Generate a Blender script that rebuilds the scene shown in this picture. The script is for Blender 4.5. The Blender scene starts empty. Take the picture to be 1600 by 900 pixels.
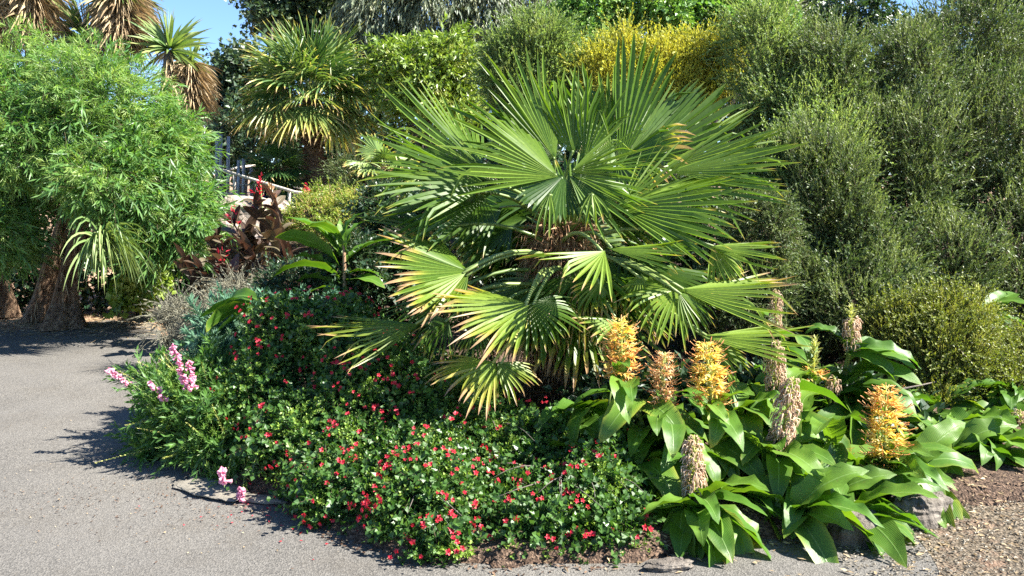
import bpy, math, random
import numpy as np
from mathutils import Vector, Matrix
random.seed(11)
rng = np.random.default_rng(11)
SC = bpy.context.scene
COL = SC.collection
PI = math.pi
A3 = lambda *v: np.array(v, dtype=float)

# ------------------------------------------------------------------ camera
CAM_H, PITCH, FPX = 1.6, math.radians(6.5), 1232.0
cam_d = bpy.data.cameras.new('camera')
cam = bpy.data.objects.new('camera', cam_d)
COL.objects.link(cam)
cam.location = (0, 0, CAM_H)
cam.rotation_euler = (PI / 2 - PITCH, 0, 0)
cam_d.sensor_width = 36
cam_d.lens = FPX / 1600 * 36
cam_d.clip_end = 500
SC.camera = cam

# ------------------------------------------------------------------ sky and sun
SUN = Vector((0.68, -0.11, 0.70)).normalized()        # towards the sun
el = math.asin(SUN.z)
az = math.atan2(SUN.x, SUN.y)
world = bpy.data.worlds.new('World')
SC.world = world
world.use_nodes = True
wn = world.node_tree
for n in list(wn.nodes):
    wn.nodes.remove(n)
sky = wn.nodes.new('ShaderNodeTexSky')
sky.sky_type = 'NISHITA'
sky.sun_disc = False
sky.sun_elevation = el
sky.sun_rotation = az
sky.altitude = 1500
sky.air_density = 1.0
sky.dust_density = 0.0
sky.ozone_density = 6.0
bg = wn.nodes.new('ShaderNodeBackground')
bg.inputs['Strength'].default_value = 0.07
wo = wn.nodes.new('ShaderNodeOutputWorld')
wn.links.new(sky.outputs[0], bg.inputs['Color'])
wn.links.new(bg.outputs[0], wo.inputs['Surface'])
sun_d = bpy.data.lights.new('sun', 'SUN')
sun_d.energy = 5.0
sun_d.angle = math.radians(0.53)
sun_d.color = (1.0, 0.955, 0.87)
sun = bpy.data.objects.new('sun', sun_d)
sun.rotation_euler = SUN.to_track_quat('Z', 'Y').to_euler()
sun.location = (8, -3, 9)
COL.objects.link(sun)
SC.view_settings.view_transform = 'Standard'
SC.view_settings.look = 'None'
SC.view_settings.gamma = 1
SC.view_settings.exposure = 2.05
SC.cycles.max_bounces = 6
SC.cycles.diffuse_bounces = 3
SC.cycles.glossy_bounces = 2
SC.cycles.transmission_bounces = 4
SC.cycles.caustics_reflective = False
SC.cycles.caustics_refractive = False
SC.cycles.use_denoising = False


def at(px, py, Y):
    """world point at depth Y (metres ahead) seen at a pixel of the 1600x900 photograph"""
    dx, dy = (px - 800) / FPX, (450 - py) / FPX
    d = A3(dx, math.cos(PITCH) + dy * math.sin(PITCH), -math.sin(PITCH) + dy * math.cos(PITCH))
    return A3(0, 0, CAM_H) + d * (Y / d[1])


# ------------------------------------------------------------------ materials
def new_mat(name):
    m = bpy.data.materials.new(name)
    m.use_nodes = True
    nt = m.node_tree
    for n in list(nt.nodes):
        nt.nodes.remove(n)
    return m, nt


def N(nt, kind, **kw):
    n = nt.nodes.new(kind)
    for k, v in kw.items():
        if hasattr(n, k):
            setattr(n, k, v)
    return n


def ramp(nt, fac, stops, interp='LINEAR'):
    r = nt.nodes.new('ShaderNodeValToRGB')
    cr = r.color_ramp
    cr.interpolation = interp
    while len(cr.elements) < len(stops):
        cr.elements.new(0.5)
    for e, (p, c) in zip(cr.elements, stops):
        e.position = p
        e.color = (*c, 1)
    nt.links.new(fac, r.inputs['Fac'])
    return r.outputs['Color']


def mixc(nt, fac, a, b, mode='MIX'):
    m = nt.nodes.new('ShaderNodeMix')
    m.data_type = 'RGBA'
    m.blend_type = mode
    for s, v in ((0, fac), (6, a), (7, b)):
        if isinstance(v, (int, float)):
            m.inputs[s].default_value = v
        elif isinstance(v, tuple):
            m.inputs[s].default_value = (*v, 1)
        else:
            nt.links.new(v, m.inputs[s])
    return m.outputs[2]


def math_n(nt, op, a, b=None, clamp=False):
    m = nt.nodes.new('ShaderNodeMath')
    m.operation = op
    m.use_clamp = clamp
    for i, v in enumerate((a, b)):
        if v is None:
            continue
        if isinstance(v, (int, float)):
            m.inputs[i].default_value = v
        else:
            nt.links.new(v, m.inputs[i])
    return m.outputs[0]


def attr(nt, name):
    a = nt.nodes.new('ShaderNodeAttribute')
    a.attribute_name = name
    return a


def noise(nt, scale, detail=3, vec=None, rough=0.55):
    n = nt.nodes.new('ShaderNodeTexNoise')
    n.inputs['Scale'].default_value = scale
    n.inputs['Detail'].default_value = detail
    n.inputs['Roughness'].default_value = rough
    if vec is not None:
        nt.links.new(vec, n.inputs['Vector'])
    return n.outputs['Fac']


def leaf_mat(name, cols, dry=None, rough=0.45, transl=0.35, spec=0.5, tcol=(1.15, 1.2, 0.45), veins=0, rib=None):
    """cols: dark / mid / light leaf tints picked by the per-leaf 'tint'; 'dry' blends yellow then brown"""
    m, nt = new_mat(name)
    t = attr(nt, 'tint').outputs['Fac']
    k = len(cols) - 1
    c = ramp(nt, t, [(i / k, cols[i]) for i in range(k + 1)])
    if rib:
        u = nt.nodes.new('ShaderNodeUVMap')
        sp = nt.nodes.new('ShaderNodeSeparateXYZ')
        nt.links.new(u.outputs[0], sp.inputs[0])
        dist = math_n(nt, 'ABSOLUTE', math_n(nt, 'SUBTRACT', sp.outputs[0], 0.5))
        mid = math_n(nt, 'SUBTRACT', 1.0, math_n(nt, 'MULTIPLY', dist, 26), True)
        c = mixc(nt, math_n(nt, 'MULTIPLY', mid, 0.8), c, rib)
        # slanting side veins
        ph = math_n(nt, 'SUBTRACT', math_n(nt, 'MULTIPLY', sp.outputs[1], 95), math_n(nt, 'MULTIPLY', dist, 110))
        vein = math_n(nt, 'MULTIPLY', math_n(nt, 'ADD', math_n(nt, 'SINE', ph), 1), 0.045)
        sp_ = ramp(nt, noise(nt, 22, 3), [(0.66, (0, 0, 0)), (0.70, (1, 1, 1))])
        c = mixc(nt, math_n(nt, 'MULTIPLY', sp_, 0.55), c, (0.20, 0.15, 0.05))
        c = mixc(nt, vein, c, rib)
        bump_src = math_n(nt, 'ADD', math_n(nt, 'MULTIPLY', vein, 3.0), mid)
    if dry:
        d = attr(nt, 'dry').outputs['Fac']
        dc = ramp(nt, d, [(0, cols[-1]), (0.4, dry[0]), (0.75, dry[1]), (1, dry[2])])
        c = mixc(nt, math_n(nt, 'MULTIPLY', d, 2.6, True), c, dc)
    ns = noise(nt, 35, 2)
    c = mixc(nt, 1.0, c, ramp(nt, ns, [(0.25, (0.8, 0.82, 0.8)), (0.75, (1.15, 1.12, 1.1))]), 'MULTIPLY')
    p = nt.nodes.new('ShaderNodeBsdfPrincipled')
    p.inputs['Roughness'].default_value = rough
    p.inputs['Specular IOR Level'].default_value = spec
    nt.links.new(c, p.inputs['Base Color'])
    if rib:
        b = nt.nodes.new('ShaderNodeBump')
        b.inputs['Strength'].default_value = 0.35
        b.inputs['Distance'].default_value = 0.004
        nt.links.new(bump_src, b.inputs['Height'])
        nt.links.new(b.outputs[0], p.inputs['Normal'])
    tr = nt.nodes.new('ShaderNodeBsdfTranslucent')
    nt.links.new(mixc(nt, 1.0, c, tcol, 'MULTIPLY'), tr.inputs['Color'])
    mx = nt.nodes.new('ShaderNodeMixShader')
    mx.inputs[0].default_value = transl
    nt.links.new(p.outputs[0], mx.inputs[1])
    nt.links.new(tr.outputs[0], mx.inputs[2])
    o = nt.nodes.new('ShaderNodeOutputMaterial')
    nt.links.new(mx.outputs[0], o.inputs['Surface'])
    return m


def rough_mat(name, stops, scale=8, detail=6, rough=0.9, bump=0.5, bscale=40, dist=0.01, stretch=None, metallic=0.0, spec=0.3):
    m, nt = new_mat(name)
    tc = nt.nodes.new('ShaderNodeTexCoord')
    vec = tc.outputs['Object']
    if stretch:
        mp = nt.nodes.new('ShaderNodeMapping')
        mp.inputs['Scale'].default_value = stretch
        nt.links.new(vec, mp.inputs[0])
        vec = mp.outputs[0]
    c = ramp(nt, noise(nt, scale, detail, vec, 0.65), stops)
    p = nt.nodes.new('ShaderNodeBsdfPrincipled')
    p.inputs['Roughness'].default_value = rough
    p.inputs['Metallic'].default_value = metallic
    p.inputs['Specular IOR Level'].default_value = spec
    nt.links.new(c, p.inputs['Base Color'])
    b = nt.nodes.new('ShaderNodeBump')
    b.inputs['Strength'].default_value = bump
    b.inputs['Distance'].default_value = dist
    nt.links.new(noise(nt, bscale, 5, vec, 0.7), b.inputs['Height'])
    nt.links.new(b.outputs[0], p.inputs['Normal'])
    o = nt.nodes.new('ShaderNodeOutputMaterial')
    nt.links.new(p.outputs[0], o.inputs['Surface'])
    return m


DRY = ((0.42, 0.36, 0.05), (0.42, 0.25, 0.10), (0.24, 0.13, 0.07))
M = {}
M['palm'] = leaf_mat('palm_leaf', [(0.028, 0.08, 0.010), (0.08, 0.16, 0.014), (0.20, 0.30, 0.035)], ((0.36, 0.34, 0.06), (0.50, 0.33, 0.16), (0.36, 0.23, 0.15)), 0.44, 0.38, 0.45)
M['palm_far'] = leaf_mat('far_palm_leaf', [(0.045, 0.11, 0.035), (0.10, 0.18, 0.05), (0.22, 0.30, 0.08)], ((0.55, 0.50, 0.12), (0.50, 0.38, 0.17), (0.34, 0.23, 0.14)), 0.42, 0.3)
M['petiole'] = leaf_mat('petiole_green', [(0.10, 0.17, 0.04), (0.2, 0.27, 0.08)], DRY, 0.45, 0.05)
M['fibre'] = leaf_mat('trunk_fibre', [(0.13, 0.07, 0.04), (0.24, 0.13, 0.075), (0.38, 0.26, 0.16)], None, 0.9, 0.1, 0.2, (1, 0.9, 0.7))
M['mulch'] = leaf_mat('mulch_chip', [(0.035, 0.022, 0.015), (0.09, 0.055, 0.038), (0.20, 0.13, 0.085)], None, 0.9, 0.0, 0.2)
M['bark'] = rough_mat('palm_bark', [(0.3, (0.07, 0.045, 0.03)), (0.5, (0.17, 0.11, 0.075)), (0.75, (0.3, 0.22, 0.15))], 9, 6, 0.95, 1.0, 30, 0.03, (1, 1, 2.2))
M['bark_tan'] = rough_mat('tan_bark', [(0.35, (0.07, 0.04, 0.025)), (0.5, (0.30, 0.19, 0.12)), (0.65, (0.50, 0.36, 0.23))], 9, 8, 0.95, 1.0, 16, 0.09, (2.6, 2.6, 0.25))
M['bark_grey'] = rough_mat('grey_bark', [(0.3, (0.06, 0.05, 0.045)), (0.7, (0.2, 0.17, 0.14))], 9, 5, 0.95, 0.8, 30, 0.02, (1, 1, 0.4))
M['twig'] = leaf_mat('twig_brown', [(0.06, 0.045, 0.03), (0.13, 0.10, 0.06)], None, 0.85, 0.0, 0.2)
M['stem_green'] = leaf_mat('stem_green', [(0.09, 0.15, 0.035), (0.18, 0.24, 0.07)], None, 0.6, 0.1, 0.3)
M['salvia'] = leaf_mat('salvia_leaf', [(0.035, 0.095, 0.02), (0.09, 0.19, 0.04), (0.25, 0.37, 0.06)], None, 0.42, 0.36)
M['red'] = leaf_mat('red_petal', [(0.38, 0.010, 0.022), (0.55, 0.022, 0.045), (0.66, 0.07, 0.11)], None, 0.5, 0.35, 0.3, (1.1, 0.6, 0.6))
M['pink'] = leaf_mat('pink_petal', [(0.62, 0.14, 0.30), (0.78, 0.32, 0.48), (0.85, 0.55, 0.65)], None, 0.5, 0.4, 0.3, (1.1, 0.8, 0.9))
M['feather'] = leaf_mat('feathery_leaf', [(0.07, 0.18, 0.05), (0.17, 0.31, 0.075), (0.36, 0.48, 0.14)], None, 0.42, 0.46)
M['heath'] = leaf_mat('grey_green_needle', [(0.055, 0.095, 0.032), (0.14, 0.195, 0.068), (0.29, 0.35, 0.125)], None, 0.5, 0.3, 0.4, (1.15, 1.2, 0.65))
M['heath_pale'] = leaf_mat('pale_green_needle', [(0.10, 0.17, 0.055), (0.25, 0.35, 0.11), (0.44, 0.53, 0.19)], None, 0.5, 0.44, 0.4, (1.15, 1.15, 0.6))
M['olive'] = leaf_mat('olive_needle', [(0.10, 0.14, 0.03), (0.27, 0.31, 0.055), (0.50, 0.50, 0.10)], None, 0.5, 0.3)
M['yellow'] = leaf_mat('yellow_shoot', [(0.28, 0.34, 0.06), (0.55, 0.54, 0.07), (0.74, 0.70, 0.12)], None, 0.5, 0.4, 0.4, (1.1, 1.0, 0.5))
M['bright'] = leaf_mat('bright_green_leaf', [(0.08, 0.19, 0.04), (0.18, 0.34, 0.07), (0.34, 0.49, 0.13)], None, 0.4, 0.35)
M['lime'] = leaf_mat('yellow_green_leaf', [(0.12, 0.20, 0.03), (0.28, 0.38, 0.06), (0.50, 0.50, 0.13)], None, 0.4, 0.35)
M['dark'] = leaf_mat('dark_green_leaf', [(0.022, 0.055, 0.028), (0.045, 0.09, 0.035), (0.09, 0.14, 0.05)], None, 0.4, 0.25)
M['oak'] = leaf_mat('oak_leaf', [(0.028, 0.055, 0.03), (0.055, 0.10, 0.04), (0.14, 0.19, 0.06)], None, 0.45, 0.25)
M['gum'] = leaf_mat('gum_leaf', [(0.07, 0.10, 0.065), (0.17, 0.21, 0.12), (0.36, 0.38, 0.21)], None, 0.45, 0.25)
M['spurge'] = leaf_mat('blue_green_leaf', [(0.06, 0.15, 0.09), (0.13, 0.25, 0.16), (0.28, 0.40, 0.26)], None, 0.55, 0.25, 0.3, (1.0, 1.1, 0.6))
M['penst'] = leaf_mat('narrow_bright_leaf', [(0.05, 0.13, 0.03), (0.11, 0.23, 0.05), (0.26, 0.39, 0.08)], None, 0.45, 0.38)
M['seed'] = leaf_mat('yellow_green_seed', [(0.2, 0.27, 0.05), (0.38, 0.40, 0.09), (0.5, 0.5, 0.16)], None, 0.6, 0.3)
M['grey'] = leaf_mat('grey_stem', [(0.13, 0.13, 0.09), (0.24, 0.23, 0.17), (0.38, 0.36, 0.27)], None, 0.7, 0.15, 0.3, (1, 1, 0.8))
M['ginger'] = leaf_mat('ginger_leaf', [(0.035, 0.10, 0.012), (0.072, 0.17, 0.018), (0.14, 0.25, 0.028)], ((0.4, 0.40, 0.06), (0.36, 0.24, 0.08), (0.22, 0.13, 0.07)), 0.42, 0.36, 0.4, (1.35, 1.35, 0.35), rib=(0.20, 0.33, 0.09))
M['canna'] = leaf_mat('bronze_leaf', [(0.04, 0.028, 0.022), (0.08, 0.052, 0.038), (0.14, 0.13, 0.075)], None, 0.36, 0.2, 0.6, (1.1, 0.75, 0.55), rib=(0.25, 0.13, 0.07))
M['strap'] = leaf_mat('strap_leaf', [(0.07, 0.15, 0.04), (0.14, 0.23, 0.07), (0.26, 0.33, 0.13)], ((0.4, 0.38, 0.12), (0.42, 0.3, 0.16), (0.28, 0.19, 0.11)), 0.42, 0.3)
M['dead'] = leaf_mat('dead_leaf', [(0.17, 0.12, 0.07), (0.36, 0.27, 0.16), (0.56, 0.44, 0.28)], None, 0.8, 0.2, 0.2, (1, 0.9, 0.7))
M['fl_yellow'] = leaf_mat('yellow_petal', [(0.80, 0.52, 0.05), (0.86, 0.68, 0.10), (0.88, 0.80, 0.32)], None, 0.5, 0.4, 0.3, (1.1, 0.9, 0.5))
M['fl_orange'] = leaf_mat('orange_petal', [(0.72, 0.36, 0.07), (0.82, 0.52, 0.12), (0.86, 0.68, 0.28)], None, 0.5, 0.4, 0.3, (1.1, 0.8, 0.5))
M['stamen'] = leaf_mat('red_stamen', [(0.66, 0.24, 0.10), (0.80, 0.42, 0.16), (0.84, 0.56, 0.28)], None, 0.5, 0.2, 0.3, (1.1, 0.7, 0.5))
M['bract'] = leaf_mat('green_bract', [(0.22, 0.30, 0.06), (0.42, 0.46, 0.14), (0.62, 0.60, 0.28)], None, 0.5, 0.25, 0.3)
M['spent'] = leaf_mat('withered_petal', [(0.36, 0.20, 0.13), (0.58, 0.40, 0.27), (0.74, 0.60, 0.44)], None, 0.7, 0.3, 0.2, (1, 0.85, 0.7))
M['peach'] = leaf_mat('fading_petal', [(0.62, 0.32, 0.17), (0.76, 0.50, 0.27), (0.80, 0.64, 0.38)], None, 0.6, 0.3, 0.2, (1, 0.85, 0.6))
M['steel'] = rough_mat('galvanised_steel', [(0.3, (0.30, 0.32, 0.35)), (0.7, (0.46, 0.48, 0.52))], 14, 3, 0.5, 0.1, 60, 0.002, None, 0.35)
M['rail'] = rough_mat('weathered_timber_rail', [(0.3, (0.42, 0.38, 0.32)), (0.7, (0.66, 0.60, 0.5))], 20, 4, 0.7, 0.3, 50, 0.003)
M['blue'] = rough_mat('navy_sheet', [(0.3, (0.012, 0.025, 0.10)), (0.7, (0.03, 0.06, 0.2))], 10, 4, 0.6, 0.4, 9, 0.02)
M['stone'] = rough_mat('pale_stone', [(0.2, (0.12, 0.09, 0.075)), (0.5, (0.36, 0.29, 0.24)), (0.8, (0.55, 0.47, 0.40))], 7, 8, 0.9, 1.0, 14, 0.03)
M['grey_stone'] = rough_mat('grey_stone', [(0.3, (0.05, 0.042, 0.034)), (0.5, (0.14, 0.12, 0.10)), (0.75, (0.27, 0.24, 0.20))], 9, 9, 0.92, 1.0, 22, 0.03)
M['concrete'] = rough_mat('kerb_concrete', [(0.25, (0.12, 0.11, 0.09)), (0.75, (0.25, 0.225, 0.185))], 12, 8, 0.95, 0.9, 60, 0.01)


# ------------------------------------------------------------------ mesh tools
class MB:
    """collects numpy geometry with material index, tint, dry and uv; builds ONE mesh"""
    def __init__(s):
        s.V, s.T, s.TM, s.tint, s.dry, s.uv, s.n = [], [], [], [], [], [], 0

    def add(s, V, T, mat=0, tint=0.5, dry=0.0, uv=None):
        V = np.asarray(V, float).reshape(-1, 3)
        T = np.asarray(T, int).reshape(-1, 3)
        k = len(V)
        s.V.append(V)
        s.T.append(T + s.n)
        s.TM.append(np.full(len(T), mat))
        s.tint.append(np.broadcast_to(np.asarray(tint, float), (k,)))
        s.dry.append(np.broadcast_to(np.asarray(dry, float), (k,)))
        s.uv.append(np.zeros((k, 2)) if uv is None else uv)
        s.n += k

    def mesh(s, name, mats, origin=(0, 0, 0), smooth=True):
        V = np.concatenate(s.V) - np.asarray(origin, float)
        T = np.concatenate(s.T)
        me = bpy.data.meshes.new(name)
        me.vertices.add(len(V))
        me.vertices.foreach_set('co', V.astype(np.float32).ravel())
        me.loops.add(len(T) * 3)
        me.loops.foreach_set('vertex_index', T.astype(np.int32).ravel())
        me.polygons.add(len(T))
        me.polygons.foreach_set('loop_start', np.arange(0, len(T) * 3, 3, dtype=np.int32))
        me.polygons.foreach_set('material_index', np.concatenate(s.TM).astype(np.int32))
        me.polygons.foreach_set('use_smooth', np.full(len(T), smooth))
        for nm, arr in (('tint', s.tint), ('dry', s.dry)):
            at_ = me.attributes.new(nm, 'FLOAT', 'POINT')
            at_.data.foreach_set('value', np.clip(np.concatenate(arr), 0, 1).astype(np.float32))
        uv = np.concatenate(s.uv)
        if uv.any():
            l = me.uv_layers.new(name='uv')
            l.data.foreach_set('uv', uv[T.ravel()].astype(np.float32).ravel())
        for m in mats:
            me.materials.append(M[m])
        me.update(calc_edges=True)
        return me


LABELS = {}


def thing(name, label, cat, loc, group=None, kind=None):
    o = bpy.data.objects.new(name, None)
    o.empty_display_size = 0.1
    COL.objects.link(o)
    o.location = loc
    o['label'] = label
    o['category'] = cat
    if group:
        o['group'] = group
    if kind:
        o['kind'] = kind
    return o


def root_loc(p):
    while p.parent:
        p = p.parent
    return np.array(p.location)


def part(name, mb, mats, parent, stuff=False, smooth=True, label=None):
    """geometry given in world coordinates; parent roots are unrotated"""
    me = mb.mesh(name, mats, root_loc(parent), smooth)
    o = bpy.data.objects.new(name, me)
    COL.objects.link(o)
    o.parent = parent
    if stuff:
        o['kind'] = 'stuff'
    if label:
        o['label'] = label
    return o


def place(name, me, parent, mat):
    """a part that shares a mesh, put at a world matrix under an unrotated thing"""
    o = bpy.data.objects.new(name, me)
    COL.objects.link(o)
    o.parent = parent
    o.matrix_local = Matrix.Translation(-Vector(root_loc(parent))) @ mat
    return o


def structure(name, mb, mats, smooth=True, kind='structure'):
    o = bpy.data.objects.new(name, mb.mesh(name, mats, (0, 0, 0), smooth))
    COL.objects.link(o)
    o['kind'] = kind
    return o


def unit(v):
    v = np.asarray(v, float)
    return v / np.maximum(np.linalg.norm(v, axis=-1, keepdims=True), 1e-9)


def smooth(x):
    x = np.clip(x, 0, 1)
    return x * x * (3 - 2 * x)


def tube(mb, pts, rad, mat=0, sides=8, tint=0.5, dry=0.0, cap=True):
    pts = np.asarray(pts, float)
    n = len(pts)
    rad = np.broadcast_to(np.asarray(rad, float), (n,))
    tg = unit(np.gradient(pts, axis=0))
    ref = A3(0, 0, 1) if abs(tg[0][2]) < 0.9 else A3(1, 0, 0)
    V = []
    u = unit(np.cross(tg[0], ref))
    for i in range(n):
        u = unit(u - tg[i] * np.dot(u, tg[i]))
        w = np.cross(tg[i], u)
        a = np.arange(sides) * 2 * PI / sides
        V.append(pts[i] + rad[i] * (np.cos(a)[:, None] * u + np.sin(a)[:, None] * w))
    V = np.concatenate(V)
    T = []
    for i in range(n - 1):
        for j in range(sides):
            a, b = i * sides + j, i * sides + (j + 1) % sides
            c, d = a + sides, b + sides
            T += [(a, b, d), (a, d, c)]
    if cap:
        k = len(V)
        V = np.concatenate([V, pts[:1], pts[-1:]])
        for j in range(sides):
            T += [(k, (j + 1) % sides, j), (k + 1, (n - 1) * sides + j, (n - 1) * sides + (j + 1) % sides)]
    mb.add(V, T, mat, tint, dry)


def curve_pts(a, b, sag=0.0, n=6, bow=None):
    a, b = np.asarray(a, float), np.asarray(b, float)
    t = np.linspace(0, 1, n)[:, None]
    p = a + (b - a) * t
    off = A3(0, 0, -sag) if bow is None else np.asarray(bow, float)
    return p + np.sin(PI * t) * off


# leaf templates: x across (-.5..5), y along (0..1), z out of the leaf
def tmpl(kind):
    if kind == 'needle':
        return A3((-.5, 0, 0), (.5, 0, 0), (0, 1, 0)).reshape(-1, 3), [(0, 1, 2)]
    if kind == 'blade':
        V = [(0, 0, 0), (-.5, .4, .12), (.5, .4, .12), (0, 1, -.05)]
        return np.array(V, float), [(0, 2, 3), (0, 3, 1)]
    if kind == 'oval':
        V = [(0, 0, 0), (-.38, .25, .10), (-.5, .55, .12), (-.3, .85, .06), (0, 1, -.04), (.3, .85, .06), (.5, .55, .12), (.38, .25, .10), (0, .5, -.02)]
        T = [(8, i, i + 1) for i in range(0, 7)] + [(8, 7, 0)]
        return np.array(V, float), [(a, c, b) for a, b, c in T]
    if kind == 'tri4':   # pointed oval in 4 faces
        V = [(0, 0, 0), (-.5, .45, .13), (0, .5, 0), (.5, .45, .13), (0, 1, -.08)]
        return np.array(V, float), [(0, 2, 1), (0, 3, 2), (1, 2, 4), (2, 3, 4)]


def stamp(mb, kind, P, Y, Z, L, W, mat=0, tint=0.5, dry=0.0):
    """many leaves at once: base P, along Y, facing Z, length L, width W"""
    V0, T0 = tmpl(kind)
    Y = unit(Y)
    X = unit(np.cross(Y, Z))
    Z = np.cross(X, Y)
    n, k = len(P), len(V0)
    L = np.broadcast_to(L, (n,))[:, None, None]
    W = np.broadcast_to(W, (n,))[:, None, None]
    V = P[:, None, :] + X[:, None, :] * V0[None, :, 0:1] * W + Y[:, None, :] * V0[None, :, 1:2] * L + Z[:, None, :] * V0[None, :, 2:3] * W
    T = (np.asarray(T0)[None] + (np.arange(n) * k)[:, None, None])
    tint = np.repeat(np.broadcast_to(tint, (n,)), k)
    dry = np.repeat(np.broadcast_to(dry, (n,)), k)
    mb.add(V.reshape(-1, 3), T.reshape(-1, 3), mat, tint, dry)


def rand_unit(n):
    return unit(rng.normal(size=(n, 3)))


def shoots(mb, P, D, length, M_leaves, leafL, leafW, angle=55, kind='blade', droop=0.15, leaf_droop=0.0, mat=0, stem_mat=1,
           tint=(0.15, 0.85), stem_w=0.004, start=0.15, tip_boost=0.12, arrange='spiral', jit=0.25, leafjit=0.25, tip_small=0.35):
    """S shoots growing from P along D, each carrying M leaves; all written at once"""
    S = len(P)
    D = unit(D)
    length = np.broadcast_to(length, (S,)) * rng.uniform(0.7, 1.25, S)
    s = np.linspace(start, 1, M_leaves)
    side = unit(np.cross(D, rand_unit(S)))
    bend = rng.normal(0, jit * 0.5, S)[:, None]
    pos = P[:, None, :] + D[:, None, :] * (s[None, :, None] * length[:, None, None]) \
        + (side * bend)[:, None, :] * (s ** 2)[None, :, None] * length[:, None, None]
    pos[:, :, 2] -= droop * (s ** 2)[None] * length[:, None]
    dirs = unit(D[:, None, :] + (side * bend)[:, None, :] * 2 * s[None, :, None] - np.array([0, 0, 1.0]) * (2 * droop * s)[None, :, None])
    u = unit(np.cross(dirs, side[:, None, :] + 1e-3))
    v = np.cross(dirs, u)
    k = np.arange(M_leaves)
    if arrange == 'spiral':
        ang = k[None] * 2.39996 + rng.uniform(0, 6.28, S)[:, None]
    elif arrange == 'opposite':
        ang = (k // 2)[None] * (PI / 2) + (k % 2)[None] * PI + rng.uniform(0, 6.28, S)[:, None]
        pos = pos[:, (k // 2) * 2, :]
    else:
        ang = k[None] * 2 * PI / 7 + rng.uniform(0, 6.28, S)[:, None]
    ang = ang + rng.normal(0, 0.2, ang.shape)
    rad = np.cos(ang)[..., None] * u + np.sin(ang)[..., None] * v
    th = np.radians(angle + rng.normal(0, 10, ang.shape)) * (1 - 0.45 * s[None])
    ld = np.cos(th)[..., None] * dirs + np.sin(th)[..., None] * rad
    ld[..., 2] -= leaf_droop
    ld += rng.normal(0, leafjit * 0.5, ld.shape)
    ln = unit(dirs - ld * 0.3 + rng.normal(0, leafjit, ld.shape) + np.array([0, 0, 0.25]))
    szf = (1 - tip_small * s[None] ** 2) * rng.uniform(0.75, 1.2, ang.shape)
    tshoot = rng.uniform(tint[0], tint[1], S)[:, None]
    tt = tshoot + rng.normal(0, 0.09, ang.shape) + tip_boost * (s[None] - 0.5) * 2
    f = lambda a: a.reshape(-1, 3)
    stamp(mb, kind, f(pos), f(ld), f(ln), (leafL * szf).ravel(), (leafW * szf).ravel(), mat, tt.ravel())
    if stem_w:
        e = pos[:, -1]
        c = P + D * (length * 0.5)[:, None]
        u0 = unit(np.cross(D, side)) * stem_w * 0.5
        s0 = side * stem_w * 0.5
        V = np.stack([P + u0, P - u0 * 0.5 + s0, P - u0 * 0.5 - s0, c + u0 * .8, c - u0 * 0.4 + s0 * .8, c - u0 * 0.4 - s0 * .8, e], 1)
        T0 = [(0, 1, 4), (0, 4, 3), (1, 2, 5), (1, 5, 4), (2, 0, 3), (2, 3, 5), (3, 4, 6), (4, 5, 6), (5, 3, 6)]
        T = np.asarray(T0)[None] + (np.arange(S) * 7)[:, None, None]
        mb.add(V.reshape(-1, 3), T.reshape(-1, 3), stem_mat, 0.5)


def noise3(P, f, seed=0):
    """cheap smooth lumps in -1..1"""
    r = np.random.default_rng(seed)
    out = np.zeros(len(P))
    for k in range(5):
        w = r.normal(size=3) * f * (1 + 0.5 * k)
        out += np.sin(P @ w + r.uniform(0, 6.28)) / (1 + 0.4 * k)
    return out / 2.6


def shell(n, ells, cam_bias=0.75, lump=0.12, depth=0.25, lumpf=2.5, seed=1, zmin=None, up_bias=0.0):
    """points and outward normals over a union of ellipsoids [(centre, radii)], more on the sides one can see"""
    area = np.array([(r[0] * r[1] + r[1] * r[2] + r[0] * r[2]) for c, r in ells])
    Ps, Ns = [], []
    got = 0
    while got < n:
        m = int((n - got) * 2.5) + 50
        k = rng.choice(len(ells), m, p=area / area.sum())
        C = np.array([e[0] for e in ells])[k]
        R = np.array([e[1] for e in ells])[k]
        d = rand_unit(m)
        nrm = unit(d / R)
        dd = 1 - depth * rng.random(m) ** 1.6
        P = C + d * R * dd[:, None]
        P += nrm * (lump * noise3(P, lumpf, seed))[:, None] * R.mean(1)[:, None]
        tocam = unit(A3(0, 0, 2.2) - P)
        face = (nrm * tocam).sum(1)
        keep = rng.random(m) < np.clip(0.5 + face * 2.0 + up_bias * nrm[:, 2], 1 - cam_bias, 1)
        keep &= nrm[:, 2] > -0.75
        if zmin is not None:
            keep &= P[:, 2] > zmin
        keep &= noise3(P, lumpf * 2.6, seed + 9) > (-0.55 - 0.3 * rng.random(m))
        for j, (c, r) in enumerate(ells):
            q = (((P - np.asarray(c)) / np.asarray(r)) ** 2).sum(1)
            keep &= (q > (1 - depth) ** 2 * 0.9) | (k == j)
        Ps.append(P[keep])
        Ns.append(nrm[keep])
        got += keep.sum()
    return np.concatenate(Ps)[:n], np.concatenate(Ns)[:n]


def E(px, py, Y, rx, ry, rz):
    """ellipsoid: centre by photo pixel and depth, radii: rx, rz in pixels at that depth, ry in metres"""
    k = Y / FPX
    return (at(px, py, Y), A3(rx * k, ry, rz * k))


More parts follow.
